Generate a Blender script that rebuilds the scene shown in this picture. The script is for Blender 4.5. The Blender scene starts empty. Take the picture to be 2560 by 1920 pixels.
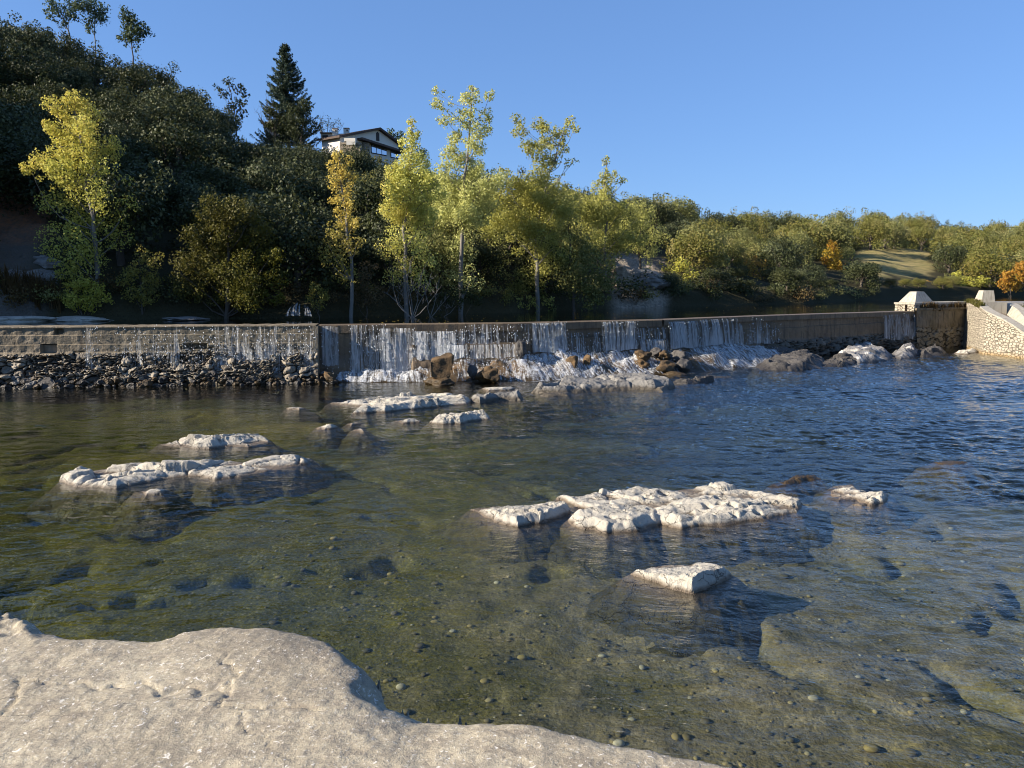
import bpy, bmesh, math, random
import numpy as np
from mathutils import Vector

R = math.radians
rng = np.random.default_rng(11)
random.seed(5)
scene = bpy.context.scene
COL = scene.collection

# ------------------------------------------------------------------ camera
CAM = np.array([0.0, 0.0, 5.0])
PITCH = R(7.64)
F = 1900.0                       # focal length in pixels of a 2560 px wide picture
FW = np.array([0, math.cos(PITCH), -math.sin(PITCH)])
UP = np.array([0, math.sin(PITCH), math.cos(PITCH)])
RT = np.array([1.0, 0, 0])


def ray(px, py):
    return FW + (px - 1280.0) / F * RT + (960.0 - py) / F * UP


def onz(px, py, z=0.0):
    d = ray(px, py)
    return CAM + d * ((z - CAM[2]) / d[2])


def ony(px, py, Y):
    d = ray(px, py)
    return CAM + d * (Y / d[1])


def proj(p):
    v = np.asarray(p, float) - CAM
    dz = v @ FW
    return 1280 + F * (v @ RT) / dz, 960 - F * (v @ UP) / dz


cd = bpy.data.cameras.new("camera")
cam = bpy.data.objects.new("camera", cd)
COL.objects.link(cam)
cam.location = CAM
cam.rotation_euler = (math.pi / 2 - PITCH, 0, 0)
cd.sensor_width = 36
cd.lens = 36 * F / 2560
cd.clip_start = 0.05
cd.clip_end = 8000
scene.camera = cam

# ------------------------------------------------------------------ noise
_perm = np.random.default_rng(3).permutation(256)
_perm = np.concatenate([_perm, _perm, _perm])
_grad = np.random.default_rng(4).normal(size=(256, 3))
_grad /= np.linalg.norm(_grad, axis=1)[:, None]


def perlin(x, y, z=0.0):
    x, y, z = np.broadcast_arrays(np.asarray(x, float), np.asarray(y, float), np.asarray(z, float))
    xi, yi, zi = np.floor(x).astype(int), np.floor(y).astype(int), np.floor(z).astype(int)
    xf, yf, zf = x - xi, y - yi, z - zi
    u, v, w = [t * t * t * (t * (t * 6 - 15) + 10) for t in (xf, yf, zf)]
    out = 0
    for a in (0, 1):
        for b in (0, 1):
            for c in (0, 1):
                h = _perm[(_perm[(_perm[(xi + a) & 255] + yi + b) & 255] + zi + c) & 255]
                g = _grad[h]
                d = g[..., 0] * (xf - a) + g[..., 1] * (yf - b) + g[..., 2] * (zf - c)
                out = out + d * (u if a else 1 - u) * (v if b else 1 - v) * (w if c else 1 - w)
    return out * 1.5


def fbm(x, y, z=0.0, o=4, g=0.5):
    s, a, f = 0, 1.0, 1.0
    for i in range(o):
        s = s + a * perlin(np.asarray(x) * f + 17.3 * i, np.asarray(y) * f - 9.1 * i, np.asarray(z) * f + 3.7 * i)
        a *= g
        f *= 2.03
    return s


def worley(x, y):
    x, y = np.broadcast_arrays(np.asarray(x, float), np.asarray(y, float))
    xi, yi = np.floor(x).astype(int), np.floor(y).astype(int)
    f1 = np.full(x.shape, 9.0)
    f2 = np.full(x.shape, 9.0)
    cid = np.zeros(x.shape, int)
    lx = np.zeros(x.shape)
    ly = np.zeros(x.shape)
    for a in (-1, 0, 1):
        for b in (-1, 0, 1):
            h = _perm[(_perm[(xi + a) & 255] + yi + b) & 255]
            jx = _perm[h + 7] / 255.0
            jy = _perm[h + 101] / 255.0
            d = np.hypot(xi + a + jx - x, yi + b + jy - y)
            n = d < f1
            f2 = np.where(n, f1, np.minimum(f2, d))
            cid = np.where(n, h, cid)
            lx = np.where(n, x - (xi + a + jx), lx)
            ly = np.where(n, y - (yi + b + jy), ly)
            f1 = np.where(n, d, f1)
    return f1, f2, cid, lx, ly


def sm(a, b, x):
    t = np.clip((np.asarray(x, float) - a) / (b - a), 0, 1)
    return t * t * (3 - 2 * t)


# ------------------------------------------------------------------ node materials
class NT:
    def __init__(s, name):
        s.m = bpy.data.materials.new(name)
        s.m.use_nodes = True
        s.t = s.m.node_tree
        s.t.nodes.clear()
        s.out = s.n("ShaderNodeOutputMaterial")

    def n(s, typ, ins=None, **kw):
        nd = s.t.nodes.new(typ)
        for k, v in kw.items():
            setattr(nd, k, v)
        for k, v in (ins or {}).items():
            s.put(nd.inputs[k], v)
        return nd

    def put(s, sock, v):
        if isinstance(v, bpy.types.NodeSocket):
            s.t.links.new(v, sock)
        else:
            if isinstance(v, tuple) and len(v) == 3 and sock.type == 'RGBA':
                v = (*v, 1)
            sock.default_value = v

    def pos(s):
        return s.n("ShaderNodeNewGeometry").outputs["Position"]

    def obj(s):
        return s.n("ShaderNodeTexCoord").outputs["Object"]

    def mapped(s, v, scale=(1, 1, 1), rot=(0, 0, 0)):
        return s.n("ShaderNodeMapping", {"Vector": v, "Scale": scale, "Rotation": rot}).outputs[0]

    def noise(s, v, scale, detail=4, rough=0.55, dist=0.0, out=0):
        return s.n("ShaderNodeTexNoise", {"Vector": v, "Scale": scale, "Detail": detail, "Roughness": rough, "Distortion": dist}).outputs[out]

    def vor(s, v, scale, feature='F1', out=0, rand=1.0):
        return s.n("ShaderNodeTexVoronoi", {"Vector": v, "Scale": scale, "Randomness": rand}, feature=feature).outputs[out]

    def ramp(s, f, stops):
        nd = s.n("ShaderNodeValToRGB", {"Fac": f})
        e = nd.color_ramp.elements
        while len(e) < len(stops):
            e.new(0.5)
        for el, (p, c) in zip(e, stops):
            el.position = p
            el.color = (*c, 1) if isinstance(c, tuple) else (c, c, c, 1)
        return nd.outputs[0]

    def mix(s, f, a, b, mode='MIX'):
        nd = s.n("ShaderNodeMix", data_type='RGBA', blend_type=mode)
        s.put(nd.inputs[0], f)
        s.put(nd.inputs[6], a)
        s.put(nd.inputs[7], b)
        return nd.outputs[2]

    def math(s, op, a, b=0.0, c=0.0, clamp=False):
        nd = s.n("ShaderNodeMath", operation=op, use_clamp=clamp)
        s.put(nd.inputs[0], a)
        s.put(nd.inputs[1], b)
        s.put(nd.inputs[2], c)
        return nd.outputs[0]

    def mr(s, v, a, b, c=0.0, d=1.0):
        return s.n("ShaderNodeMapRange", {0: v, 1: a, 2: b, 3: c, 4: d}).outputs[0]

    def sep(s, v):
        return s.n("ShaderNodeSeparateXYZ", {0: v}).outputs

    def attr(s, name):
        return s.n("ShaderNodeAttribute", attribute_name=name)

    def bump(s, h, strength=1.0, dist=0.02, normal=None):
        ins = {"Height": h, "Strength": strength, "Distance": dist}
        if normal is not None:
            ins["Normal"] = normal
        return s.n("ShaderNodeBump", ins).outputs[0]

    def bsdf(s, color, rough=0.8, normal=None, spec=0.3):
        ins = {"Base Color": color, "Roughness": rough, "Specular IOR Level": spec}
        if normal is not None:
            ins["Normal"] = normal
        return s.n("ShaderNodeBsdfPrincipled", ins).outputs[0]

    def done(s, sh):
        s.t.links.new(sh, s.out.inputs[0])
        return s.m


def leaf_mat(name, c1, c2, c3, trans=0.35):
    """c1, c2 two leaf hues picked leaf by leaf, c3 the hue of leaves with tint 1."""
    t = NT(name)
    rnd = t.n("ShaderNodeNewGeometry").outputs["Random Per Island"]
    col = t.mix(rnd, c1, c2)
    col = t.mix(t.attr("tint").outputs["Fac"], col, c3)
    orn = t.n("ShaderNodeObjectInfo").outputs["Random"]
    hsv = t.n("ShaderNodeHueSaturation", {"Hue": t.mr(orn, 0, 1, 0.492, 0.506), "Saturation": t.mr(orn, 0, 1, 1.05, 0.85), "Value": t.mr(orn, 0, 1, 0.84, 1.18), "Color": col}).outputs[0]
    d = t.bsdf(hsv, 0.55, spec=0.18)
    tr = t.n("ShaderNodeBsdfTranslucent", {"Color": t.mix(0.5, hsv, (0.30, 0.34, 0.03), 'ADD') if False else hsv}).outputs[0]
    return t.done(t.n("ShaderNodeMixShader", {0: trans, 1: d, 2: tr}).outputs[0])


def bark_mat(name, c1, c2):
    t = NT(name)
    p = t.mapped(t.pos(), (6, 6, 1.5))
    n = t.noise(p, 2.0, 6)
    return t.done(t.bsdf(t.mix(n, c1, c2), 0.9, t.bump(n, 0.8, 0.05)))


M = {}
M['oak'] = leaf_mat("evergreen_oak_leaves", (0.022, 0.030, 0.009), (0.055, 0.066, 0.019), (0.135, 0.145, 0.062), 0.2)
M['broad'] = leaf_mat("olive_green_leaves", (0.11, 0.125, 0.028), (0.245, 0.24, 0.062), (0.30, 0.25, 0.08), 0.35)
M['poplar'] = leaf_mat("yellow_green_poplar_leaves", (0.36, 0.37, 0.055), (0.62, 0.58, 0.12), (0.66, 0.50, 0.09), 0.42)
M['willow'] = leaf_mat("grey_green_poplar_leaves", (0.31, 0.32, 0.070), (0.56, 0.54, 0.16), (0.60, 0.55, 0.18), 0.40)
M['orange'] = leaf_mat("orange_poplar_leaves", (0.20, 0.18, 0.03), (0.30, 0.26, 0.04), (0.62, 0.47, 0.08), 0.4)
M['rust'] = leaf_mat("olive_brown_leaves", (0.105, 0.105, 0.024), (0.150, 0.138, 0.034), (0.15, 0.15, 0.025), 0.3)
M['yellow'] = leaf_mat("yellow_leaves", (0.34, 0.24, 0.02), (0.45, 0.31, 0.03), (0.45, 0.20, 0.02), 0.4)
M['brown'] = leaf_mat("dry_brown_leaves", (0.10, 0.07, 0.03), (0.15, 0.10, 0.04), (0.13, 0.11, 0.03), 0.3)
M['needle'] = leaf_mat("spruce_needles", (0.030, 0.055, 0.035), (0.055, 0.085, 0.050), (0.08, 0.10, 0.05), 0.15)
M['pine'] = leaf_mat("pine_needles", (0.055, 0.085, 0.035), (0.10, 0.13, 0.055), (0.12, 0.14, 0.06), 0.2)
M['bark'] = bark_mat("dark_bark", (0.05, 0.04, 0.03), (0.12, 0.10, 0.08))
M['pale_bark'] = bark_mat("pale_bark", (0.10, 0.092, 0.08), (0.24, 0.22, 0.19))


def rock_mat(name, dry1, dry2, wet, zwet=0.02, zband=0.06, scale=1.0, algae=(0.10, 0.075, 0.025)):
    t = NT(name)
    p = t.pos()
    n1 = t.noise(p, 1.3 * scale, 6, 0.6)
    n2 = t.noise(p, 9 * scale, 6, 0.65)
    n3 = t.noise(p, 40 * scale, 3, 0.6)
    dry = t.mix(t.mr(n1, 0.35, 0.65), dry1, dry2)
    dry = t.mix(t.mr(n2, 0.52, 0.75, 0, 0.5), dry, tuple(0.55 * v for v in dry1))
    dry = t.mix(t.mr(t.noise(t.mapped(p, (0.6, 1.6, 2)), 3.2 * scale, 5, 0.7), 0.60, 0.66, 0, 0.55), dry, tuple(0.42 * v for v in dry1))
    cw = t.n("ShaderNodeVectorMath", {0: t.mapped(p, (1.0, 1.7, 2.2), (0, 0, 0.35)), 1: t.n("ShaderNodeVectorMath", {0: t.noise(p, 2.2 * scale, 4, out=1), 1: (0.9, 0.9, 0.9)}, operation='MULTIPLY').outputs[0]}, operation='ADD').outputs[0]
    ck = t.math('MULTIPLY', t.mr(t.vor(cw, 1.7 * scale, 'DISTANCE_TO_EDGE'), 0.004, 0.022, 1, 0), t.mr(n1, 0.42, 0.55))
    dry = t.mix(t.math('MULTIPLY', ck, 0.75), dry, tuple(0.25 * v for v in dry1))
    z = t.math('ADD', t.sep(p)[2], t.math('MULTIPLY', t.math('SUBTRACT', n2, 0.5), zband * 1.3))
    wetf = t.mr(z, zwet, zwet + zband, 1, 0)
    col = t.mix(wetf, dry, wet)
    alg = t.mr(z, -0.05, -0.22, 0, 1)
    col = t.mix(alg, col, algae)
    h = t.math('SUBTRACT', t.math('ADD', t.math('MULTIPLY', n2, 0.7), t.math('MULTIPLY', n3, 0.25)), t.math('MULTIPLY', ck, 0.6))
    rg = t.mr(wetf, 0, 1, 0.85, 0.45)
    return t.done(t.bsdf(col, rg, t.bump(h, 1.0, 0.06), 0.3))


M['pale_rock'] = rock_mat("pale_limestone", (0.45, 0.41, 0.335), (0.35, 0.32, 0.265), (0.13, 0.10, 0.07), algae=(0.075, 0.06, 0.018))
M['grey_rock'] = rock_mat("grey_limestone", (0.24, 0.225, 0.20), (0.165, 0.155, 0.14), (0.085, 0.07, 0.05), 0.1, 0.15)
M['brown_rock'] = rock_mat("wet_brown_rock", (0.14, 0.085, 0.038), (0.06, 0.042, 0.024), (0.055, 0.035, 0.014), 0.15, 0.3)
M['dark_rock'] = rock_mat("dark_wet_rock", (0.10, 0.09, 0.08), (0.06, 0.055, 0.05), (0.045, 0.04, 0.035), 0.1, 0.3)


def mixed_rock():
    t = NT("streaked_pale_and_grey_rock")
    p = t.pos()
    n1 = t.noise(p, 1.1, 5)
    n2 = t.noise(p, 8, 6)
    col = t.ramp(n1, [(0.40, (0.10, 0.095, 0.09)), (0.55, (0.22, 0.21, 0.20)), (0.64, (0.55, 0.51, 0.44))])
    col = t.mix(t.mr(t.sep(p)[2], 0.25, 0.05), col, (0.06, 0.055, 0.05))
    return t.done(t.bsdf(col, 0.6, t.bump(n2, 0.9, 0.08), 0.35))


M['mixed_rock'] = mixed_rock()

# ------------------------------------------------------------------ mesh helpers
def mesh(name, V, faces, mat=None, smooth=False, attrs=None):
    """faces: list of (M,k) int arrays."""
    V = np.asarray(V, np.float32)
    me = bpy.data.meshes.new(name)
    faces = [np.asarray(f, np.int32) for f in (faces if isinstance(faces, list) else [faces]) if len(f)]
    me.vertices.add(len(V))
    me.vertices.foreach_set("co", V.ravel())
    nl = sum(f.size for f in faces)
    npoly = sum(len(f) for f in faces)
    me.loops.add(nl)
    me.loops.foreach_set("vertex_index", np.concatenate([f.ravel() for f in faces]))
    tot = np.concatenate([np.full(len(f), f.shape[1], np.int32) for f in faces])
    st = np.concatenate([[0], np.cumsum(tot)[:-1]]).astype(np.int32)
    me.polygons.add(npoly)
    me.polygons.foreach_set("loop_start", st)
    me.polygons.foreach_set("loop_total", tot)
    me.polygons.foreach_set("use_smooth", np.full(npoly, bool(smooth)))
    for k, a in (attrs or {}).items():
        at = me.attributes.new(k, 'FLOAT', 'POINT')
        at.data.foreach_set("value", np.asarray(a, np.float32))
    me.update(calc_edges=True)
    me.validate()
    if mat is not None:
        for mm in (mat if isinstance(mat, list) else [mat]):
            me.materials.append(mm)
    return me


def link(name, me, parent=None, loc=None):
    o = bpy.data.objects.new(name, me)
    COL.objects.link(o)
    if parent is not None:
        o.parent = parent
    if loc is not None:
        o.location = loc
    return o


def tag(o, label, cat, group=None, kind=None):
    o["label"] = label
    o["category"] = cat
    if group:
        o["group"] = group
    if kind:
        o["kind"] = kind
    return o


def struct(o):
    o["kind"] = "structure"
    return o


def thing(name, label, cat, loc=(0, 0, 0), group=None, rz=0.0):
    o = bpy.data.objects.new(name, None)
    o.empty_display_size = 0.3
    COL.objects.link(o)
    o.location = loc
    o.rotation_euler = (0, 0, rz)
    return tag(o, label, cat, group)


def grid_faces(nu, nv, flip=False):
    """vertices ordered [i*nv + j], i<nu, j<nv"""
    i, j = np.meshgrid(np.arange(nu - 1), np.arange(nv - 1), indexing='ij')
    a = (i * nv + j).ravel()
    f = np.stack([a, a + nv, a + nv + 1, a + 1], 1)
    return f[:, ::-1] if flip else f


class MB:
    """collects shapes into one mesh"""
    def __init__(s):
        s.V, s.F, s.n = [], [], 0

    def add(s, V, F):
        V = np.asarray(V, float)
        for f in (F if isinstance(F, list) else [F]):
            s.F.append(np.asarray(f, int) + s.n)
        s.V.append(V)
        s.n += len(V)

    def hexa(s, b, t):
        """b, t: four bottom and four top corners, counter-clockwise"""
        s.add(np.vstack([b, t]), [np.array([[3, 2, 1, 0], [4, 5, 6, 7], [0, 1, 5, 4], [1, 2, 6, 5], [2, 3, 7, 6], [3, 0, 4, 7]])])

    def box(s, x0, x1, y0, y1, z0, z1):
        q = [(x0, y0), (x1, y0), (x1, y1), (x0, y1)]
        s.hexa([(*a, z0) for a in q], [(*a, z1) for a in q])

    def tube(s, pts, rad, sides=6):
        pts = np.asarray(pts, float)
        n = len(pts)
        tg = np.gradient(pts, axis=0)
        tg /= np.linalg.norm(tg, axis=1)[:, None] + 1e-9
        ref = np.array([0.31, 0.95, 0.05]) if abs(tg[0][1]) < 0.9 else np.array([1.0, 0, 0])
        a = np.cross(tg, ref)
        a /= np.linalg.norm(a, axis=1)[:, None] + 1e-9
        b = np.cross(tg, a)
        ang = np.linspace(0, 2 * math.pi, sides, endpoint=False)
        rad = np.asarray(rad, float)[:, None, None]
        V = pts[:, None] + rad * (np.cos(ang)[None, :, None] * a[:, None] + np.sin(ang)[None, :, None] * b[:, None])
        i, j = np.meshgrid(np.arange(n - 1), np.arange(sides), indexing='ij')
        q = np.stack([i * sides + j, i * sides + (j + 1) % sides, (i + 1) * sides + (j + 1) % sides, (i + 1) * sides + j], -1).reshape(-1, 4)
        s.add(V.reshape(-1, 3), [q])

    def mesh(s, name, mat, smooth=False):
        byk = {}
        for f in s.F:
            byk.setdefault(f.shape[1], []).append(f)
        return mesh(name, np.vstack(s.V), [np.vstack(v) for v in byk.values()], mat, smooth)

    def build(s, name, mat, parent=None, smooth=False):
        return link(name, s.mesh(name, mat, smooth), parent)


# ------------------------------------------------------------------ world, sun
SUN_EL = R(25)
SUN_B = R(14)                    # sun stands to the left, slightly behind the camera
S = np.array([-math.cos(SUN_B) * math.cos(SUN_EL), -math.sin(SUN_B) * math.cos(SUN_EL), math.sin(SUN_EL)])
w = bpy.data.worlds.new("World")
scene.world = w
w.use_nodes = True
nt = w.node_tree
bg = nt.nodes["Background"]
sky = nt.nodes.new("ShaderNodeTexSky")
sky.sky_type = 'NISHITA'
sky.sun_disc = False
sky.sun_elevation = SUN_EL
sky.sun_rotation = math.atan2(S[0], S[1])
sky.air_density = 1.0
sky.dust_density = 0.1
sky.ozone_density = 3.0
gm_ = nt.nodes.new("ShaderNodeGamma")
gm_.inputs[1].default_value = 0.54
vm = nt.nodes.new("ShaderNodeVectorMath")
vm.operation = 'MULTIPLY'
vm.inputs[1].default_value = (0.57, 0.87, 1.40)
nt.links.new(sky.outputs[0], gm_.inputs[0])
nt.links.new(gm_.outputs[0], vm.inputs[0])
nt.links.new(vm.outputs[0], bg.inputs[0])
bg.inputs[1].default_value = 0.110

sd = bpy.data.lights.new("sun", 'SUN')
sd.energy = 5.0
sd.angle = R(0.5)
sd.color = (1.0, 0.90, 0.76)
so = bpy.data.objects.new("sun", sd)
COL.objects.link(so)
so.rotation_euler = Vector(-S).to_track_quat('-Z', 'Y').to_euler()

scene.view_settings.view_transform = 'Standard'
scene.view_settings.look = 'None'
scene.view_settings.exposure = 1.22
scene.view_settings.gamma = 1.0
scene.render.engine = 'CYCLES'
scene.cycles.use_denoising = True
scene.cycles.filter_width = 1.0
scene.cycles.max_bounces = 8
scene.cycles.diffuse_bounces = 3
scene.cycles.glossy_bounces = 4
scene.cycles.transparent_max_bounces = 16
scene.cycles.caustics_reflective = False
scene.cycles.caustics_refractive = False
scene.cycles.sample_clamp_indirect = 6.0

# ------------------------------------------------------------------ hill terrain (polar round the river bend)
TH = lambda px: math.degrees(math.atan((px - 1280) / F))
_b = np.array([(-110, 60), (-80, 50), (-60, 50), (-45, 52), (-34, 53), (-27, 51), (-14, 49.5), (0, 56), (12.1, 71.7), (20.8, 84.5), (25.8, 108), (31.7, 141), (38, 190), (60, 240)])
_c = np.array([(-110, 80), (-70, 72), (-60, 78), (-45, 100), (-34, 115), (-25, 108), (-14, 100), (-5, 100), (3, 108), (10, 130), (15, 150), (20, 185), (26, 225), (31.7, 250), (60, 300)])
_k = np.array([(-110, 6), (-75, 6), (-67, 8), (-63, 24), (-58, 36), (-53, 37), (-47, 30), (-40, 30), (-34, 33), (-29.6, 30), (-24.8, 27.5), (-19.7, 21.5), (-17, 19.5), (-14, 18.5), (-10, 17), (-7, 15.5), (-2.4, 13.5), (3.6, 14), (9.6, 14.5), (15.3, 13), (20.8, 14), (25.8, 17), (30.5, 15), (34, 17), (60, 22)])
POOL = 2.76


def hill_z(x, y):
    th = np.degrees(np.arctan2(x, y))
    r = np.hypot(x, y)
    B = np.interp(th, _b[:, 0], _b[:, 1])
    C = np.interp(th, _c[:, 0], _c[:, 1])
    K = np.interp(th, _k[:, 0], _k[:, 1])
    t = (r - B) / (C - B)
    up = np.clip(t, 0, 1)
    prof = up ** 0.95 * (1 - 0.12 * np.sin(up * math.pi) * 0)
    z = POOL + 0.1 + 0.9 * sm(0, 0.03, t) + (K - POOL - 1.0) * prof
    z = np.where(t < 0, POOL + 0.1 + t * 60 * 0.45, z)
    z = np.where(t > 1, z - (r - C) * 0.06, z)
    z = z + np.clip(t * 4, 0, 1) * 1.0 * fbm(x * 0.06, y * 0.06, 0, 4)
    return z


def bare_mask(px, py):
    """where the slope shows bare ground (picture columns of the photograph): earth scar, rock outcrop"""
    a = (px < 115) & (py > 470) & (py < 790)
    b = (px > 1530) & (px < 1650) & (py > 640) & (py < 740)
    return a, b


def meadow_mask(px, py):
    return (px > 2145) & (px < 2335) & (py > 622) & (py < 700)


def build_terrain():
    ths = np.concatenate([np.arange(-110, -36, 1.0), np.arange(-36, 37, 0.22), np.arange(37, 60.1, 1.0)])
    ts = np.concatenate([np.linspace(-0.14, 0.0, 6), np.linspace(0.008, 0.12, 14), np.linspace(0.13, 1.05, 90), np.linspace(1.1, 2.5, 14)])
    T, U = np.meshgrid(ths, ts, indexing='ij')
    B = np.interp(T, _b[:, 0], _b[:, 1])
    C = np.interp(T, _c[:, 0], _c[:, 1])
    r = B + (C - B) * U
    x = r * np.sin(np.radians(T))
    y = r * np.cos(np.radians(T))
    z = hill_z(x, y)
    V = np.stack([x, y, z], -1).reshape(-1, 3)
    px, py = proj(V)
    vis = V[:, 1] > 20
    px = px + 45 * fbm(V[:, 0] * 0.15, V[:, 1] * 0.15, 4, 4)
    py = py + 16 * fbm(V[:, 0] * 0.15, V[:, 1] * 0.15, 9, 4)
    scar = (sm(150, 90, px) * sm(440, 500, py) * vis).astype(float)
    rockb = sm(1500, 1550, px) * sm(1680, 1640, px) * sm(620, 660, py) * vis
    mead = sm(2120, 2160, px) * sm(2350, 2320, px) * sm(612, 628, py) * sm(704, 684, py) * vis
    rough = scar * 0.5 + rockb * 0.5
    V[:, 2] += rough * 1.3 * fbm(V[:, 0] * 0.5, V[:, 1] * 0.5, V[:, 2] * 0.5, 4)
    t = NT("hillside_ground")
    p = t.pos()
    n1 = t.noise(p, 0.5, 6)
    n2 = t.noise(p, 4, 5)
    base = t.mix(n1, (0.030, 0.030, 0.014), (0.065, 0.055, 0.03))
    earth = t.mix(t.mr(n2, 0.4, 0.65), (0.30, 0.14, 0.07), (0.17, 0.11, 0.07))
    zz = t.sep(p)[2]
    earth = t.mix(t.mr(t.math('ADD', zz, t.math('MULTIPLY', n1, 3)), 10.5, 8.5), earth, (0.12, 0.105, 0.085))
    rockc = t.mix(t.mr(n2, 0.4, 0.6), (0.34, 0.28, 0.21), (0.20, 0.17, 0.13))
    grass = t.mix(t.mr(t.noise(t.mapped(p, (0.3, 0.8, 3)), 1.2, 6), 0.35, 0.65), (0.32, 0.25, 0.11), (0.20, 0.18, 0.07))
    col = t.mix(t.attr("scar").outputs["Fac"], base, earth)
    col = t.mix(t.attr("rock").outputs["Fac"], col, rockc)
    col = t.mix(t.attr("meadow").outputs["Fac"], col, grass)
    m = t.done(t.bsdf(col, 0.95, t.bump(n2, 1.0, 0.25), 0.1))
    o = link("hills", mesh("hills", V, grid_faces(len(ths), len(ts), True), m, True, {"scar": scar, "rock": rockb, "meadow": mead}))
    struct(o)


build_terrain()

# ground sheet to the horizon
t = NT("far_ground")
n = t.noise(t.pos(), 0.02, 5)
gm = t.done(t.bsdf(t.mix(n, (0.05, 0.05, 0.025), (0.09, 0.08, 0.04)), 0.95))
struct(link("ground", mesh("ground", [(-4000, -4000, -3), (4000, -4000, -3), (4000, 4000, -3), (-4000, 4000, -3)], np.array([[0, 1, 2, 3]]), gm)))

# ------------------------------------------------------------------ weir line
_wp = np.array([-400, 0, 795, 1300, 1660, 1900, 2285, 2420])
_wy = np.array([36.2, 37.0, 38.8, 40.7, 44.2, 49.3, 57.4, 60.2])


def wall_xy(px, off=0.0):
    """point on the front line of the weir at a picture column, moved OFF metres towards the river below"""
    px = np.asarray(px, float)
    Y = np.interp(px, _wp, _wy)
    X = (px - 1280) / F * (Y * math.cos(PITCH) + 2.2 * math.sin(PITCH))
    e = 6.0
    Y2 = np.interp(px + e, _wp, _wy)
    Y1 = np.interp(px - e, _wp, _wy)
    X2 = (px + e - 1280) / F * (Y2 * math.cos(PITCH) + 2.2 * math.sin(PITCH))
    X1 = (px - e - 1280) / F * (Y1 * math.cos(PITCH) + 2.2 * math.sin(PITCH))
    dx, dy = X2 - X1, Y2 - Y1
    L = np.hypot(dx, dy)
    return X + dy / L * off, Y - dx / L * off


def wall_len(px):
    p = np.arange(-400, 2421, 5.0)
    X, Y = wall_xy(p)
    s = np.concatenate([[0], np.cumsum(np.hypot(np.diff(X), np.diff(Y)))])
    return np.interp(px, p, s)


# ------------------------------------------------------------------ river bed, pools
def bed_z(x, y):
    d = -0.60 - 0.20 * fbm(x * 0.13 + 3, y * 0.2, 0, 4) - 0.55 * sm(17, 27, y + 0.15 * x) * sm(-14, 2, x + 0.3 * y - 6)
    wx = x + 1.5 * fbm(x * 0.35, y * 0.35, 5, 4)
    wy = y + 1.5 * fbm(x * 0.35 + 9, y * 0.35, 8, 4)
    f1, f2, cid = worley(wx * 0.22 + 4, wy * 0.36)[:3]
    crack = sm(0.24, 0.0, f2 - f1)
    d = d - 0.32 * crack * sm(0.05, 0.35, fbm(x * 0.30, y * 0.30, 21, 3)) + 0.04 * (cid / 255.0 - 0.5)
    hol = fbm(wx * 0.45, wy * 0.6, 33, 3)
    d = d - 0.16 * sm(0.40, 0.95, hol)
    d = d + 0.05 * fbm(x * 1.3, y * 1.3, 2, 4) + 0.02 * fbm(x * 6, y * 6, 1, 2)
    # shallow shelves round the outcrops
    for (cx, cy, ax, ay, h) in ((-8.2, 22.6, 7, 1.7, 0.48), (-8, 26.5, 6, 1.2, 0.30), (3.2, 16.7, 4.5, 1.2, 0.3), (-2.6, 31.5, 7, 1.6, 0.30), (8, 17.5, 1.6, 0.8, 0.30), (-4.5, 27.5, 6.0, 2.6, 0.62), (-11.5, 30, 5, 2, 0.4), (3.0, 35, 8, 2.5, 0.5)):
        q = ((x - cx) / ax) ** 2 + ((y - cy) / ay) ** 2
        d = d + h * np.exp(-q)
    return np.minimum(d, -0.06)


def build_bed():
    xs = np.concatenate([np.arange(-60, -20, 0.5), np.arange(-20, 22, 0.11), np.arange(22, 62, 0.5)])
    ys = np.concatenate([np.arange(-2, 6, 0.5), np.arange(6, 30, 0.10), np.arange(30, 62, 0.4)])
    X, Y = np.meshgrid(xs, ys, indexing='ij')
    V = np.stack([X, Y, bed_z(X, Y)], -1).reshape(-1, 3)
    t = NT("riverbed_stone_and_algae")
    p = t.pos()
    sx, sy, sz = t.sep(p)
    n1 = t.noise(p, 0.55, 6, 0.6)
    n2 = t.noise(p, 3.0, 6, 0.65)
    n3 = t.noise(p, 14, 4, 0.6)
    sand = t.mix(t.mr(n2, 0.35, 0.65), (0.36, 0.285, 0.165), (0.21, 0.165, 0.095))
    algae = t.mix(t.mr(n3, 0.3, 0.7), (0.070, 0.066, 0.007), (0.21, 0.175, 0.020))
    left = t.mr(t.math('ADD', sx, t.math('MULTIPLY', t.math('SUBTRACT', n1, 0.5), 9)), -2.5, 1.2, 1, 0)
    patch = t.mr(n1, 0.50, 0.62)
    af = t.math('MAXIMUM', t.math('MULTIPLY', left, 0.92), t.math('MULTIPLY', patch, 0.55))
    col = t.mix(af, sand, algae)
    # near-black tone towards the deep clefts
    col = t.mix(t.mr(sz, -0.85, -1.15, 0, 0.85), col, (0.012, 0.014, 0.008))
    peb = t.vor(p, 9.0)
    col = t.mix(t.mr(peb, 0.30, 0.14, 0, 0.6), col, (0.38, 0.31, 0.19))
    col = t.mix(t.mr(t.vor(t.mapped(p, (1, 1, 1), (0, 0, 1)), 16.0), 0.28, 0.14, 0, 0.5), col, (0.06, 0.05, 0.03))
    h = t.math('ADD', n2, t.math('MULTIPLY', n3, 0.4))
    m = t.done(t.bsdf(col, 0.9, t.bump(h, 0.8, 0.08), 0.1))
    struct(link("riverbed", mesh("riverbed", V, grid_faces(len(xs), len(ys)), m, True)))


build_bed()


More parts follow.
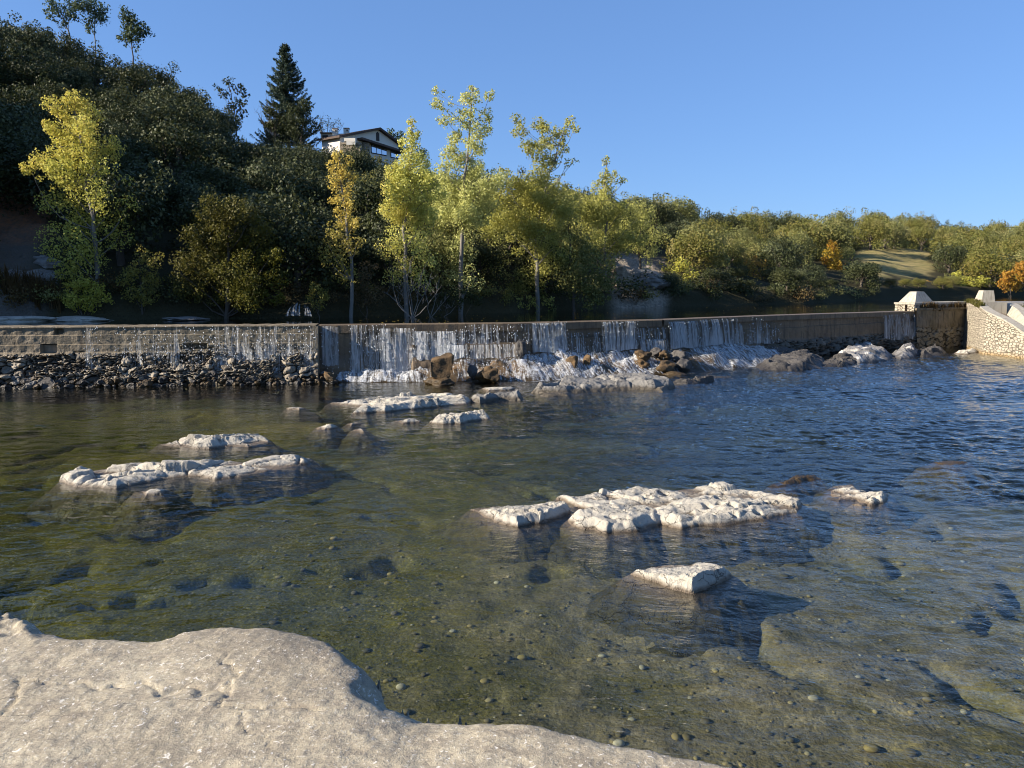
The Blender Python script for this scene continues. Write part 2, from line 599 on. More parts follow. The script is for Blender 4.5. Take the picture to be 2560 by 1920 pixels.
def water_mat(name, tint, amp, ripple=1.0, caustic=True, calm=0.35):
    t = NT(name)
    p = t.pos()
    warp = t.n("ShaderNodeVectorMath", {0: p, 1: t.n("ShaderNodeVectorMath", {0: t.noise(p, 0.5, 2, out=1), 1: (0.9, 0.9, 0)}, operation='MULTIPLY').outputs[0]}, operation='ADD').outputs[0]
    a = t.noise(t.mapped(warp, (0.75, 1.7, 1), (0, 0, R(12))), 1.3 * ripple, 3, 0.5)
    b = t.noise(t.mapped(warp, (1.0, 1.6, 1), (0, 0, R(-22))), 4.5 * ripple, 3, 0.55)
    c = t.noise(t.mapped(warp, (1.0, 1.3, 1), (0, 0, R(8))), 13 * ripple, 2, 0.5)
    h = t.math('ADD', t.math('ADD', t.math('MULTIPLY', a, 0.085), t.math('MULTIPLY', b, 0.044)), t.math('MULTIPLY', c, 0.013))
    gust = t.mr(t.noise(t.mapped(p, (0.5, 1.2, 1)), 0.16, 3), 0.35, 0.65, calm, 1.0)
    lee = t.mr(t.sep(p)[0], -9.0, 3.0, 0.45, 1.0)
    h = t.math('MULTIPLY', h, t.math('MULTIPLY', t.math('MULTIPLY', gust, lee), amp))
    nrm = t.bump(h, 1.0, 1.0)
    fc = t.n("ShaderNodeLayerWeight", {"Blend": 0.5, "Normal": nrm}).outputs["Facing"]
    fr = t.math('ADD', 0.02, t.math('MULTIPLY', 0.98, t.math('POWER', fc, 5.0)), clamp=True)
    gl = t.n("ShaderNodeBsdfGlossy", {"Color": (1, 1, 1), "Roughness": 0.04, "Normal": nrm}).outputs[0]
    tc = tint
    if caustic:  # caustic light drawn as a Voronoi line pattern in the transparent colour
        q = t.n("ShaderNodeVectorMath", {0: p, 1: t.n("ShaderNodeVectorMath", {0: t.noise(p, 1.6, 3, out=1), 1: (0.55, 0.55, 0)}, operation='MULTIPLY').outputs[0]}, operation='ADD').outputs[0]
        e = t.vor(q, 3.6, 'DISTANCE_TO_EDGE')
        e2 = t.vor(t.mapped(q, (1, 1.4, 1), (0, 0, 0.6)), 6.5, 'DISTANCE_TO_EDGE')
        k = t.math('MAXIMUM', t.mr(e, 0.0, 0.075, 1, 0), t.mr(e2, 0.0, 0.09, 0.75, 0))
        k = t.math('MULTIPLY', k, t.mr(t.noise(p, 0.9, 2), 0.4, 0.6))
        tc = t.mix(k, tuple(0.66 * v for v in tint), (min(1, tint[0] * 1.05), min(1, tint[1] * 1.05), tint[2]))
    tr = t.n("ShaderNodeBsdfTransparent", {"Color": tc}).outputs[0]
    return t.done(t.n("ShaderNodeMixShader", {0: fr, 1: tr, 2: gl}).outputs[0])


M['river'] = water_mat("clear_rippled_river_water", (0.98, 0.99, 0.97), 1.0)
M['pool'] = water_mat("still_dark_pool_water", (0.35, 0.40, 0.30), 0.22, 0.7, False)
# lower river: one sheet with real waves, spreading from the ledge to the weir
pxs = np.arange(-400, 2421, 40)


def build_river():
    th = np.concatenate([np.arange(-88, -37, 1.5), np.arange(-37, 37, 0.085), np.arange(37, 80, 1.5)])
    rr = [2.0, 4.0, 5.5]
    while rr[-1] < 76:
        rr.append(rr[-1] + (0.045 + 0.0011 * rr[-1] if rr[-1] < 62 else 0.5))
    T, Q = np.meshgrid(np.radians(th), np.array(rr), indexing='ij')
    X, Y = Q * np.sin(T), Q * np.cos(T)
    wx = X + 0.5 * perlin(X * 0.3, Y * 0.3, 2.0)
    wy = Y + 0.5 * perlin(X * 0.3, Y * 0.3, 7.0)
    c, s_ = math.cos(0.2), math.sin(0.2)
    u1, v1 = wx * c + wy * s_, wy * c - wx * s_
    c, s_ = math.cos(-0.35), math.sin(-0.35)
    u2, v2 = wx * c + wy * s_, wy * c - wx * s_
    h = 0.030 * perlin(u1 * 0.8, v1 * 1.9, 0.0) + 0.020 * perlin(u2 * 1.7, v2 * 3.6, 4.0) + 0.011 * perlin(u1 * 3.6, v1 * 7.0, 9.0)
    h = h + 0.05 * np.abs(perlin(u2 * 0.35, v2 * 0.7, 15.0)) * perlin(u1 * 1.2, v1 * 2.8, 19.0)
    gust = 0.55 + 0.45 * sm(-0.3, 0.35, fbm(X * 0.08, Y * 0.18, 3, 3))
    lee = 0.42 + 0.58 * sm(-9, 3, X + 0.15 * (Y - 20)) + 0.35 * sm(2, 14, X + 0.1 * (Y - 20))
    near = 0.5 + 0.5 * sm(8, 22, Q)
    h = h * gust * lee * near * WAVE
    V = np.stack([X, Y, h], -1).reshape(-1, 3)
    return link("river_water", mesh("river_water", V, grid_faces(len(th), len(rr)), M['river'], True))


WAVE = 1.6
rw = build_river()
struct(rw)
nt_ = M['river'].node_tree
ab_ = nt_.nodes.new("ShaderNodeVolumeAbsorption")
ab_.inputs["Color"].default_value = (0.48, 0.60, 0.47, 1)
ab_.inputs["Density"].default_value = 0.42
nt_.links.new(ab_.outputs[0], nt_.nodes["Material Output"].inputs["Volume"])
# upper pool, from the back of the crest to the far bank
bx, by = wall_xy(pxs, -0.85)
edge = [(-75, 35.2)] + list(zip(bx, by)) + [(46, 62), (75, 70), (140, 80)]
fth = np.linspace(-62, 50, len(edge))
far = [(1.06 * np.interp(a, _b[:, 0], _b[:, 1]) * math.sin(R(a)), 1.06 * np.interp(a, _b[:, 0], _b[:, 1]) * math.cos(R(a))) for a in fth]
k = len(edge)
pv = [(x, y, POOL) for x, y in edge] + [(x, y, POOL) for x, y in far]
pf = np.array([[i, i + 1, i + k + 1, i + k] for i in range(k - 1)])
struct(link("pool_water", mesh("pool_water", pv, pf, M['pool'])))
t = NT("dark_pool_mud")
mud = t.done(t.bsdf(t.mix(t.noise(t.pos(), 0.7), (0.02, 0.02, 0.01), (0.05, 0.045, 0.025)), 0.95))
struct(link("pool_bed", mesh("pool_bed", [(x, y, 1.5) for x, y, z in pv], pf, mud)))

# ------------------------------------------------------------------ weir walls
def concrete_mat(name, c1, c2, stain, wetness=0.0, stonez=None, stonec=None, stone_scale=3.0):
    t = NT(name)
    p = t.pos()
    n1 = t.noise(p, 1.2, 6)
    n2 = t.noise(p, 11, 6, 0.65)
    streak = t.noise(t.mapped(p, (3.5, 3.5, 0.35)), 1.6, 5, 0.6)
    col = t.mix(t.mr(n1, 0.35, 0.65), c1, c2)
    col = t.mix(t.mr(streak, 0.48, 0.66, 0, 0.8), col, stain)
    col = t.mix(t.mr(n2, 0.5, 0.75, 0, 0.5), col, tuple(0.6 * v for v in c1))
    rough = 0.85 - wetness * 0.45
    if stonez is not None:
        rnd = t.attr("cell").outputs["Fac"]
        sc = t.mix(rnd, stonec[0], stonec[1])
        sc = t.mix(t.mr(n2, 0.45, 0.7, 0, 0.5), sc, stonec[2])
        sc = t.mix(t.mr(t.attr("joint").outputs["Fac"], 0.2, 0.9), sc, stonec[3])
        col = t.mix(t.attr("stone").outputs["Fac"], col, sc)
    b = t.bump(n2, 0.8, 0.04)
    return t.done(t.bsdf(col, rough, b, 0.35))


M['old_wall'] = concrete_mat("old_concrete_over_rubble", (0.25, 0.20, 0.135), (0.155, 0.125, 0.082), (0.085, 0.065, 0.04), 0.45, 1, ((0.07, 0.055, 0.04), (0.30, 0.255, 0.19), (0.04, 0.032, 0.022), (0.012, 0.010, 0.008)))
M['spill_wall'] = concrete_mat("wet_brown_concrete", (0.17, 0.12, 0.07), (0.11, 0.08, 0.05), (0.05, 0.038, 0.025), 0.6, 1, ((0.09, 0.075, 0.055), (0.15, 0.125, 0.09), (0.05, 0.04, 0.03), (0.015, 0.013, 0.01)))
M['abut'] = concrete_mat("stained_abutment_concrete", (0.17, 0.14, 0.095), (0.12, 0.10, 0.06), (0.022, 0.018, 0.011), 0.1, 1, ((0.14, 0.12, 0.08), (0.22, 0.19, 0.13), (0.08, 0.065, 0.04), (0.02, 0.018, 0.012)))
M['pale_conc'] = concrete_mat("pale_concrete", (0.41, 0.37, 0.295), (0.34, 0.305, 0.245), (0.24, 0.21, 0.16))


def wall_grid(name, px0, px1, zs, offf, mat, parent, stonef=None, step=5.0, sc=2.6):
    """front face of a weir wall as a fine relief; offf(px, s, z) gives how far it stands out"""
    pxa = np.arange(px0, px1 + 0.1, step)
    P, Z = np.meshgrid(pxa, zs, indexing='ij')
    Ss = wall_len(P)
    big = 0.62 + 0.38 * sm(-0.15, 0.25, fbm(Ss * 0.5, Z * 0.7, 44, 2))
    f1, f2, cid = worley(Ss * sc * 0.8 * big + 0.45 * fbm(Ss * 2, Z * 2, 4, 2), Z * sc * big + 0.3 * fbm(Ss * 2, Z * 2, 6, 2))[:3]
    st = stonef(P, Ss, Z) if stonef is not None else np.zeros_like(Z)
    joint = sm(0.16, 0.02, f2 - f1)
    off = offf(P, Ss, Z) + st * (0.20 * (cid / 255.0 - 0.4) + 0.16 * (1 - np.clip(f1 * 1.6, 0, 1)) - 0.15 * joint)
    off = off + 0.02 * fbm(Ss * 3, Z * 3, 1, 3) + st * (0.13 * fbm(Ss * 1.3, Z * 1.6, 12, 3) + 0.05 * fbm(Ss * 7, Z * 7, 14, 2))
    X, Y = wall_xy(P, off)
    V = np.stack([X, Y, Z], -1).reshape(-1, 3)
    return link(name, mesh(name, V, grid_faces(len(pxa), len(zs)), mat, False, {"stone": st.ravel(), "cell": (cid / 255.0).ravel(), "joint": joint.ravel()}), parent)


weir = thing("weir", "long low river weir of concrete and rubble with water spilling over its middle", "weir", (0, 41, 0))
inv = None


def keep(o):
    """children of an Empty away from the origin keep their world place"""
    o.matrix_parent_inverse = o.parent.matrix_world.inverted() if False else o.matrix_parent_inverse
    return o


def under(o, par):
    """parent a world-space mesh under PAR without moving it"""
    o.parent = par
    pl = Vector(par.location)
    rz = par.rotation_euler[2]
    from mathutils import Matrix
    o.matrix_parent_inverse = (Matrix.Translation(pl) @ Matrix.Rotation(rz, 4, 'Z')).inverted()
    return o


def old_off(P, Ss, Z):
    n = fbm(Ss * 0.35, Z * 0.8, 7, 3)
    off = 0.38 + 0.0 * Z
    off = off + np.where(Z < 2.42, 0.05, 0) + np.where(Z < 1.98 + 0.02 * n, 0.07, 0)
    # ledge under the slabs, then rubble battering outwards
    led = sm(1.62, 1.56, Z)
    off = off + 0.12 * led + 0.38 * sm(1.5, 0.2, Z)
    # broken slabs
    rec = sm(-0.02, 0.1, fbm(Ss * 0.45 + 2, Z * 0.2, 11, 2) - 0.12) * (Z > 1.68) * (Z < 1.98) * (P > 180)
    off = off - 0.30 * rec
    r2 = ((P > 110) & (P < 150) & (Z > 1.55) & (Z < 2.0)).astype(float)
    off = off - 0.22 * r2
    r3 = ((P > 146) & (P < 168) & (Z > 2.45 + (P - 146) * 0.004) & (Z < 2.74)).astype(float)
    off = off - 0.32 * r3
    return off


o = wall_grid("old_wall", -300, 796, np.arange(2.80, -0.5, -0.035), old_off, M['old_wall'], None,
              lambda P, Ss, Z: np.clip(sm(1.62, 1.45, Z + 0.12 * fbm(Ss, Z, 3, 2)) + 0.35 * ((P > 450) & (Z < 1.9)), 0, 1), 3.0, 4.3)
under(o, weir)


def cap(name, px0, px1, off, back, z0, z1, mat, wob=0.0):
    pxa = np.arange(px0, px1 + 0.1, 6.0)
    s = wall_len(pxa)
    zt = z1 + wob * fbm(s * 1.5, s * 0, 2, 3)
    of = off + 0.012 * fbm(s * 2.0, s * 0, 9, 3)
    xf, yf = wall_xy(pxa, of)
    xb, yb = wall_xy(pxa, back)
    rows = [(xf, yf, zt * 0 + z0), (xf, yf, zt - 0.03), (*wall_xy(pxa, of - 0.035), zt), (xb, yb, zt), (xb, yb, zt * 0 + z0 - 1.0)]
    V = np.stack([np.stack(r, -1) for r in rows], 1).reshape(-1, 3)
    return under(link(name, mesh(name, V, grid_faces(len(pxa), 5, True), mat)), weir)


cap("crest_cap", -300, 796, 0.42, -0.9, 2.79, 2.86, M['old_wall'], 0.03)
cap("crest_cap", 796, 1395, 0.06, -0.9, 2.42, 2.83, M['spill_wall'])
cap("crest_cap", 1395.5, 1657, 0.10, -0.9, 2.45, 2.83, M['spill_wall'])
cap("crest_cap", 1657.5, 2300, 0.08, -0.9, 2.50, 2.83, M['spill_wall'])


def spill_off(P, Ss, Z):
    off = -0.06 + 0 * Z
    ledge = sm(1020, 1030, P) * sm(1330, 1320, P)
    off = off + 0.35 * ledge * (Z < 1.78) + 0.28 * ((P > 1595) & (P < 1660) & (Z < 1.75)) + 0.15 * ((P > 1400) & (P < 1520) & (Z < 2.0))
    off = off + 0.25 * sm(1.3, 0.6, Z)
    off = off + 0.06 * ((P > 1850) & (Z < 1.95 + 0.0003 * (P - 1850)))
    return off


o = wall_grid("spillway_wall", 790, 2300, np.arange(2.60, -0.5, -0.05), spill_off, M['spill_wall'], None,
              lambda P, Ss, Z: sm(1.25, 1.05, Z + 0.25 * fbm(Ss * 0.5, Z, 3, 3)) * sm(1880, 1940, P), 4.0)
under(o, weir)
# return face of the thick old wall where it steps back
mb = MB()
x0, y0 = wall_xy(796.5, 1.0)
x1, y1 = wall_xy(796.5, -0.5)
X0, Y0 = wall_xy(786, 1.0)
X1, Y1 = wall_xy(786, -0.5)
xa, ya = wall_xy(796.5, 0.5)
Xa, Ya = wall_xy(786, 0.5)
mb.hexa([(X0, Y0, -0.5), (x0, y0, -0.5), (x1, y1, -0.5), (X1, Y1, -0.5)], [(Xa, Ya, 2.78), (xa, ya, 2.78), (x1, y1, 2.78), (X1, Y1, 2.78)])
under(mb.build("buttress", M['old_wall']), weir)

# ------------------------------------------------------------------ falling water
def fall_mat(name, dens, scale=1.0):
    t = NT(name)
    u = t.attr("along").outputs["Fac"]
    v = t.attr("drop").outputs["Fac"]
    sd_ = t.n("ShaderNodeObjectInfo").outputs["Random"]
    vec = t.n("ShaderNodeCombineXYZ", {0: t.math('MULTIPLY', u, 9 * scale), 1: t.math('MULTIPLY', v, 0.35), 2: t.math('MULTIPLY', sd_, 50)}).outputs[0]
    a = t.noise(vec, 1.0, 3, 0.6, 0.2)
    vec2 = t.n("ShaderNodeCombineXYZ", {0: t.math('MULTIPLY', u, 24 * scale), 1: t.math('MULTIPLY', v, 2.0), 2: sd_}).outputs[0]
    b = t.noise(vec2, 1.0, 3, 0.65)
    big = t.noise(t.n("ShaderNodeCombineXYZ", {0: t.math('MULTIPLY', u, 1.6), 1: t.math('MULTIPLY', v, 0.25), 2: t.math('MULTIPLY', sd_, 33)}).outputs[0], 1.0, 2)
    # strands near the lip break into drops further down
    f = t.math('ADD', t.math('MULTIPLY', a, 0.6), t.math('MULTIPLY', b, t.mr(v, 0.0, 1.4, 0.25, 0.5)))
    f = t.math('ADD', f, t.math('MULTIPLY', t.math('SUBTRACT', big, 0.5), 0.5))
    al = t.mr(f, 0.50 - dens * 0.25, 0.70 - dens * 0.20, 0.0, 0.95)
    al = t.math('MULTIPLY', al, t.attr("fade").outputs["Fac"], clamp=True)
    nb = t.bump(t.math('ADD', a, t.math('MULTIPLY', b, 0.5)), 1.0, 0.35)
    d = t.bsdf((0.84, 0.86, 0.87), 0.35, nb, 0.5)
    tr = t.n("ShaderNodeBsdfTranslucent", {"Color": (0.75, 0.80, 0.82)}).outputs[0]
    wsh = t.n("ShaderNodeMixShader", {0: 0.4, 1: d, 2: tr}).outputs[0]
    cl = t.n("ShaderNodeBsdfTransparent", {"Color": (0.93, 0.95, 0.96)}).outputs[0]
    return t.done(t.n("ShaderNodeMixShader", {0: al, 1: cl, 2: wsh}).outputs[0])


M['fall_dense'] = fall_mat("dense_falling_water", 0.62)
M['fall_mid'] = fall_mat("stranded_falling_water", 0.42)
M['fall_thin'] = fall_mat("thin_trickling_water", 0.16)
t = NT("falling_drops")
M['drops'] = t.done(t.bsdf((0.85, 0.88, 0.9), 0.2, spec=0.5))
GF = "water curtains falling from the weir crest"


def curtain(px0, px1, ztop, zbot, mat, label, off0=0.1, throw=0.35, base=None, cat="waterfall", name="water_curtain", drops=0.8):
    pxa = np.linspace(px0, px1, max(8, int((px1 - px0) / 3)))
    nz = 26
    d = np.linspace(0, 1, nz)
    P, D = np.meshgrid(pxa, d, indexing='ij')
    s = wall_len(P)
    h = ztop - zbot
    off = off0 + throw * np.sqrt(D) * (0.75 + 0.35 * fbm(s * 0.8, s * 0, 5, 3)) + 0.035 * fbm(s * 5, D * h * 1.0, 3, 3) * (0.3 + D)
    Z = ztop - h * D + (0.1 * fbm(s * 1.2, s * 0, 8, 2)) * D
    if base is not None:
        off = off + base
    X, Y = wall_xy(P, off)
    V = np.stack([X, Y, Z], -1).reshape(-1, 3)
    e = np.clip(np.minimum(P - px0, px1 - P) / 7.0, 0.0, 1)
    fade = np.clip(e + 0.15, 0, 1)
    Fq = grid_faces(len(pxa), nz)
    r = np.random.default_rng(int(px0 * 7 + ztop * 100))
    n = int(drops * (px1 - px0) * h)
    al, dr, fd = s.ravel(), (D * h).ravel(), fade.ravel()
    faces = [Fq]
    if n:
        i = r.integers(0, len(pxa), n)
        j = (r.random(n) ** 0.8 * (nz - 1)).astype(int)
        c = V.reshape(len(pxa), nz, 3)[i, j] + r.normal(size=(n, 3)) * np.array([0.05, 0.04, 0.05]) + np.array([0, -0.03, 0])
        rad = r.uniform(0.006, 0.020, n)
        OV = np.array([(1, 0, 0), (-1, 0, 0), (0, 1, 0), (0, -1, 0), (0, 0, 1), (0, 0, -1)], float)
        OF = np.array([(0, 2, 4), (2, 1, 4), (1, 3, 4), (3, 0, 4), (2, 0, 5), (1, 2, 5), (3, 1, 5), (0, 3, 5)])
        V2 = c[:, None] + OV[None] * rad[:, None, None] * np.array([1, 1, 2.6])
        faces.append((OF[None] + (np.arange(n) * 6)[:, None, None]).reshape(-1, 3) + len(V))
        V = np.vstack([V, V2.reshape(-1, 3)])
        z_ = np.zeros(6 * n)
        al, dr, fd = np.concatenate([al, z_]), np.concatenate([dr, z_]), np.concatenate([fd, z_])
    me = mesh(name, V, faces, [mat, M['drops']], True, {"along": al, "drop": dr, "fade": fd})
    mi = np.zeros(len(me.polygons), np.int32)
    mi[len(Fq):] = 1
    me.polygons.foreach_set("material_index", mi)
    return tag(link(name, me), label, cat, GF)


D_, M_, T_ = M['fall_dense'], M['fall_mid'], M['fall_thin']
for a in (
    (802, 846, 2.80, 0.30, M_, "narrow veil of water hugging the corner right of the old wall", 0.05, 0.15),
    (872, 936, 2.80, 0.35, M_, "white water curtain right of the dark gap beside the old wall", 0.08, 0.25),
    (930, 966, 2.80, 0.35, T_, "thin bright trickle between two white curtains left of the brown boulder", 0.08, 0.25),
    (948, 1035, 2.62, 0.30, D_, "broad white water curtain above the left side of the big brown boulder", 0.10, 0.40),
    (1028, 1160, 2.45, 1.20, M_, "upper water curtain straight above the big brown boulder", 0.10, 0.30),
    (1150, 1322, 2.78, 1.70, T_, "fine speckled veil over brown cap between boulder and pointed rock", 0.09, 0.20),
    (1100, 1300, 1.74, 1.05, D_, "white lower step of water between brown boulder and pointed rock", 0.42, 0.30),
    (1036, 1140, 2.44, 0.95, D_, "white curtain falling just behind the big brown boulder", 0.14, 0.36),
    (1324, 1412, 2.82, 1.25, D_, "smooth water curtain just right of the pointed rock", 0.12, 0.38),
    (1412, 1500, 2.25, 1.15, T_, "faint shaded veil under the dark dry stretch of crest", 0.12, 0.35),
    (1498, 1592, 2.80, 1.20, M_, "shaded water curtain left of the stepped fall", 0.12, 0.38),
    (1590, 1660, 2.40, 1.75, M_, "upper tier of the stepped fall above the stacked boulders", 0.10, 0.25),
    (1590, 1660, 1.74, 1.10, D_, "lower tier of the stepped fall above the stacked boulders", 0.34, 0.30),
    (1663, 1752, 2.70, 1.15, D_, "widest shaded water curtain right of the stacked boulders", 0.14, 0.45),
    (1748, 1806, 2.74, 1.18, D_, "second of the three arching curtains right of the stacked boulders", 0.14, 0.45),
    (1803, 1838, 2.74, 1.18, M_, "third and narrowest of the three arching curtains", 0.14, 0.42),
    (1836, 1875, 2.35, 1.10, T_, "faint wet veil left of two thin jets", 0.12, 0.3),
    (1874, 1900, 2.72, 1.10, M_, "thin twin jet at the end of the main falls", 0.12, 0.3),
    (1900, 1945, 2.40, 1.00, T_, "last faint dribble before the dry wall", 0.12, 0.2),
    (2206, 2300, 2.62, 0.75, M_, "isolated bluish veil beside the stone abutment", 0.10, 0.2),
    (222, 262, 2.80, 0.35, T_, "small white trickle running down the old wall near its dry end", 0.46, 0.45),
    (300, 545, 2.80, 0.50, fall_mat("scattered_drips", -0.22), "scattered glinting drips over the middle of the old wall", 0.46, 0.48),
    (540, 640, 2.80, 0.45, T_, "speckled white trickles on the right half of the old wall", 0.46, 0.48),
    (640, 795, 2.80, 0.42, fall_mat("broad_trickle", 0.08), "broad speckled sheet of water covering the end of the old wall", 0.46, 0.48),
):
    curtain(*a)

# ------------------------------------------------------------------ rocks
def ico(sub):
    bm = bmesh.new()
    bmesh.ops.create_icosphere(bm, subdivisions=sub, radius=1)
    V = np.array([v.co[:] for v in bm.verts])
    Fc = np.array([[v.index for v in f.verts] for f in bm.faces])
    bm.free()
    return V, Fc


ICO4, ICO5, ICO3, ICO2 = ico(4), ico(5), ico(3), ico(2)


def boulder_mesh(name, size, mat, seed, rough=0.22, cuts=7, sub=ICO4, square=False):
    r = np.random.default_rng(seed)
    V, Fc = sub
    V = V.copy()
    if square:
        for ax in ((1, 0, 0), (-1, 0, 0), (0, 1, 0), (0, -1, 0), (0, 0, 1), (0, 0, -1)):
            n = np.array(ax, float) + r.normal(size=3) * 0.16
            n /= np.linalg.norm(n)
            V = V - np.maximum(V @ n - 0.56, 0)[:, None] * n
        V = V * 1.45
    for _ in range(cuts):                        # flatten against random planes: broken faces
        n = r.normal(size=3)
        n[2] *= 0.7
        n /= np.linalg.norm(n)
        d = r.uniform(0.50, 0.82)
        k = V @ n
        V = V - np.maximum(k - d, 0)[:, None] * n * 0.97
    dirs = V / np.linalg.norm(V, axis=1)[:, None]
    o = seed * 7.7
    V = V + dirs * (rough * fbm(V[:, 0] * 1.4 + o, V[:, 1] * 1.4, V[:, 2] * 1.4, 4)[:, None] + 0.05 * (np.abs(fbm(V[:, 0] * 4 + o, V[:, 1] * 4, V[:, 2] * 5, 3)))[:, None])
    V = V * np.asarray(size)
    return mesh(name, V, Fc, mat, True)


def boulder(name, label, cat, px, py, Y, size, mat, seed, group=None, rz=0.0, **kw):
    """size = half-extents in metres; (px, py) where its middle shows, Y its distance"""
    p = ony(px, py, Y)
    o = link(name, boulder_mesh(name, size, mat, seed, **kw), None, p)
    o.rotation_euler = (0, 0, rz)
    return tag(o, label, cat, group)


def inside_dist(X, Y, poly):
    """signed distance to a polygon, positive inside"""
    n = len(poly)
    dm = np.full(X.shape, 1e9)
    ins = np.zeros(X.shape, bool)
    for i in range(n):
        x0, y0 = poly[i]
        x1, y1 = poly[(i + 1) % n]
        ex, ey = x1 - x0, y1 - y0
        tt = np.clip(((X - x0) * ex + (Y - y0) * ey) / (ex * ex + ey * ey + 1e-12), 0, 1)
        dm = np.minimum(dm, np.hypot(X - x0 - tt * ex, Y - y0 - tt * ey))
        c = ((y0 > Y) != (y1 > Y)) & (X < (x1 - x0) * (Y - y0) / (y1 - y0 + 1e-12) + x0)
        ins ^= c
    return np.where(ins, dm, -dm)


def outcrop(name, label, pix, h, mat, cat="rock", step=None, scarp=0.10, tilt=(0.5, -0.6), nz=0.12, pits=0.0, seed=0, slabs=0.0, group=None, plane=0.0, ridge=0.0, crease=0.9):
    """a low rock rising from the bed; pix = its outline on the water in the photograph"""
    hs = 0.66
    yy = [b for a, b in pix]
    ym, yr = max(yy), max(yy) - min(yy) + 1e-6
    poly = np.array([onz(a, b, plane + 0.45 * hs * h * float(sm(0.35, 0.95, (ym - b) / yr)))[:2] for a, b in pix])
    lo, hi = poly.min(0) - 0.8, poly.max(0) + 0.8
    size = max(hi - lo)
    st = step or max(0.025, size / 260)
    xs = np.arange(lo[0], hi[0], st)
    ys = np.arange(lo[1], hi[1], st)
    X, Y = np.meshgrid(xs, ys, indexing='ij')
    ox = seed * 13.1
    jx = X + 0.10 * fbm(X * 1.6 + ox, Y * 1.6, 1, 3)
    jy = Y + 0.10 * fbm(X * 1.6 + ox, Y * 1.6, 6, 3)
    d = inside_dist(jx, jy, poly)
    c = poly.mean(0)
    ext = (poly.max(0) - poly.min(0)) / 2
    g = ((X - c[0]) / ext[0]) * tilt[0] + ((Y - c[1]) / ext[1]) * tilt[1]
    h = h * hs
    nz = nz * 0.8
    top = h * (0.58 + 0.55 * np.clip(g, -1, 1))
    fr = (3.2 / size) ** 0.65
    n = fbm(X * 1.1 * fr + ox, Y * 1.6 * fr, 3, 3, 0.42)
    top = top + nz * n * 0.95 + 0.10 * nz * fbm(X * 4 * fr + ox, Y * 5 * fr, 2, 3)
    if slabs:
        for fq, am in ((1.0, 0.8), (2.2, 0.3)):
            f1, f2, cid, lx, ly = worley(((X * 0.93 + Y * 0.36) * 0.75 * fr + 0.25 * n) * fq + ox, ((Y * 0.93 - 0.36 * X) * 1.4 * fr + 0.2 * n) * fq)
            an = cid / 255.0 * 6.28
            top = top + slabs * am * (0.7 * (_perm[cid + 9] / 255.0 - 0.5) + 0.9 * (lx * np.cos(an) + ly * np.sin(an))) - slabs * am * 0.5 * sm(0.07, 0.0, f2 - f1)
    if pits:
        f1, f2, cid = worley(X * 2.4 + ox + 0.3 * n, Y * 3.0)[:3]
        top = top - pits * sm(0.34, 0.05, f1) * (cid > 130) - 0.5 * pits * np.abs(fbm(X * 1.6 * fr + ox, Y * 2.2 * fr, 14, 3))
    if ridge:
        top = top + ridge * (1 - np.abs(fbm(X * 0.9 + Y * 0.3 + ox, Y * 1.4, 4, 3)) * 2.4)
    # sharp creases, broken edges
    wx_, wy_ = X + 0.12 * n, Y + 0.12 * n
    cr = 0
    for k_, (fa, am) in enumerate(((1.3, 1.0), (2.9, 0.5), (6.5, 0.25), (14.0, 0.11))):
        v_ = perlin((wx_ * 0.92 + wy_ * 0.4) * fa * fr + ox + 5 * k_, (wy_ * 0.92 - wx_ * 0.4) * 1.7 * fa * fr, 3.3 * k_)
        cr = cr + am * (0.30 - np.abs(v_))
    top = top + crease * nz * cr
    top = np.maximum(top, 0.02 + 0.10 * h * cr)
    top = top + 0.014 * fbm(X * 9 + ox, Y * 11, 17, 3) + 0.10 * nz * np.abs(fbm(X * 5 + ox, Y * 7, 23, 2))
    sw = scarp * (0.7 + 2.2 * np.clip(0.45 + fbm(X * 0.9 * fr + ox, Y * 0.9 * fr, 41, 3), 0, 1.3))
    e = np.clip(d / sw, 0, 1) ** 0.75
    z = np.where(d > 0, top * e, d * 0.85 + 0.10 * fbm(X * 2 + ox, Y * 2, 9, 3) * np.clip(-d * 3, 0, 1))
    z = np.maximum(z, -1.3)
    V = np.stack([X, Y, z], -1).reshape(-1, 3)
    Fq = grid_faces(len(xs), len(ys), False)
    keepf = (V[Fq, 2].max(1) > -1.25)
    Fq = Fq[keepf]
    used, invx = np.unique(Fq, return_inverse=True)
    o = link(name, mesh(name, V[used], invx.reshape(-1, 4), mat, size > 7))
    return tag(o, label, cat, group)


# large pale outcrops in the river
outcrop("river_rock", "largest pale pitted limestone outcrop in the near water", [(1395, 1238), (1530, 1222), (1690, 1213), (1800, 1205), (1880, 1222), (1960, 1240), (2008, 1256), (1990, 1283), (1900, 1300), (1800, 1312), (1700, 1322), (1650, 1308), (1600, 1326), (1520, 1332), (1440, 1318), (1415, 1300), (1490, 1282), (1440, 1262)], 0.42, M['pale_rock'], nz=0.13, pits=0.16, seed=1, slabs=0.10, scarp=0.09, tilt=(0.0, -0.5))
outcrop("river_rock", "pale angular rock touching the left end of the largest outcrop", [(1175, 1262), (1250, 1258), (1340, 1252), (1420, 1258), (1432, 1278), (1370, 1302), (1300, 1318), (1245, 1306), (1200, 1282)], 0.34, M['pale_rock'], nz=0.07, pits=0.06, seed=2, slabs=0.05, scarp=0.08, tilt=(0.35, -0.75))
outcrop("river_rock", "lone flat-topped pale block with brown back edge, nearest in the water", [(1570, 1428), (1630, 1405), (1680, 1398), (1765, 1402), (1830, 1432), (1790, 1460), (1735, 1484), (1680, 1474), (1620, 1450)], 0.36, M['pale_rock'], nz=0.045, pits=0.03, seed=3, slabs=0.03, scarp=0.05, tilt=(0.35, -0.85))
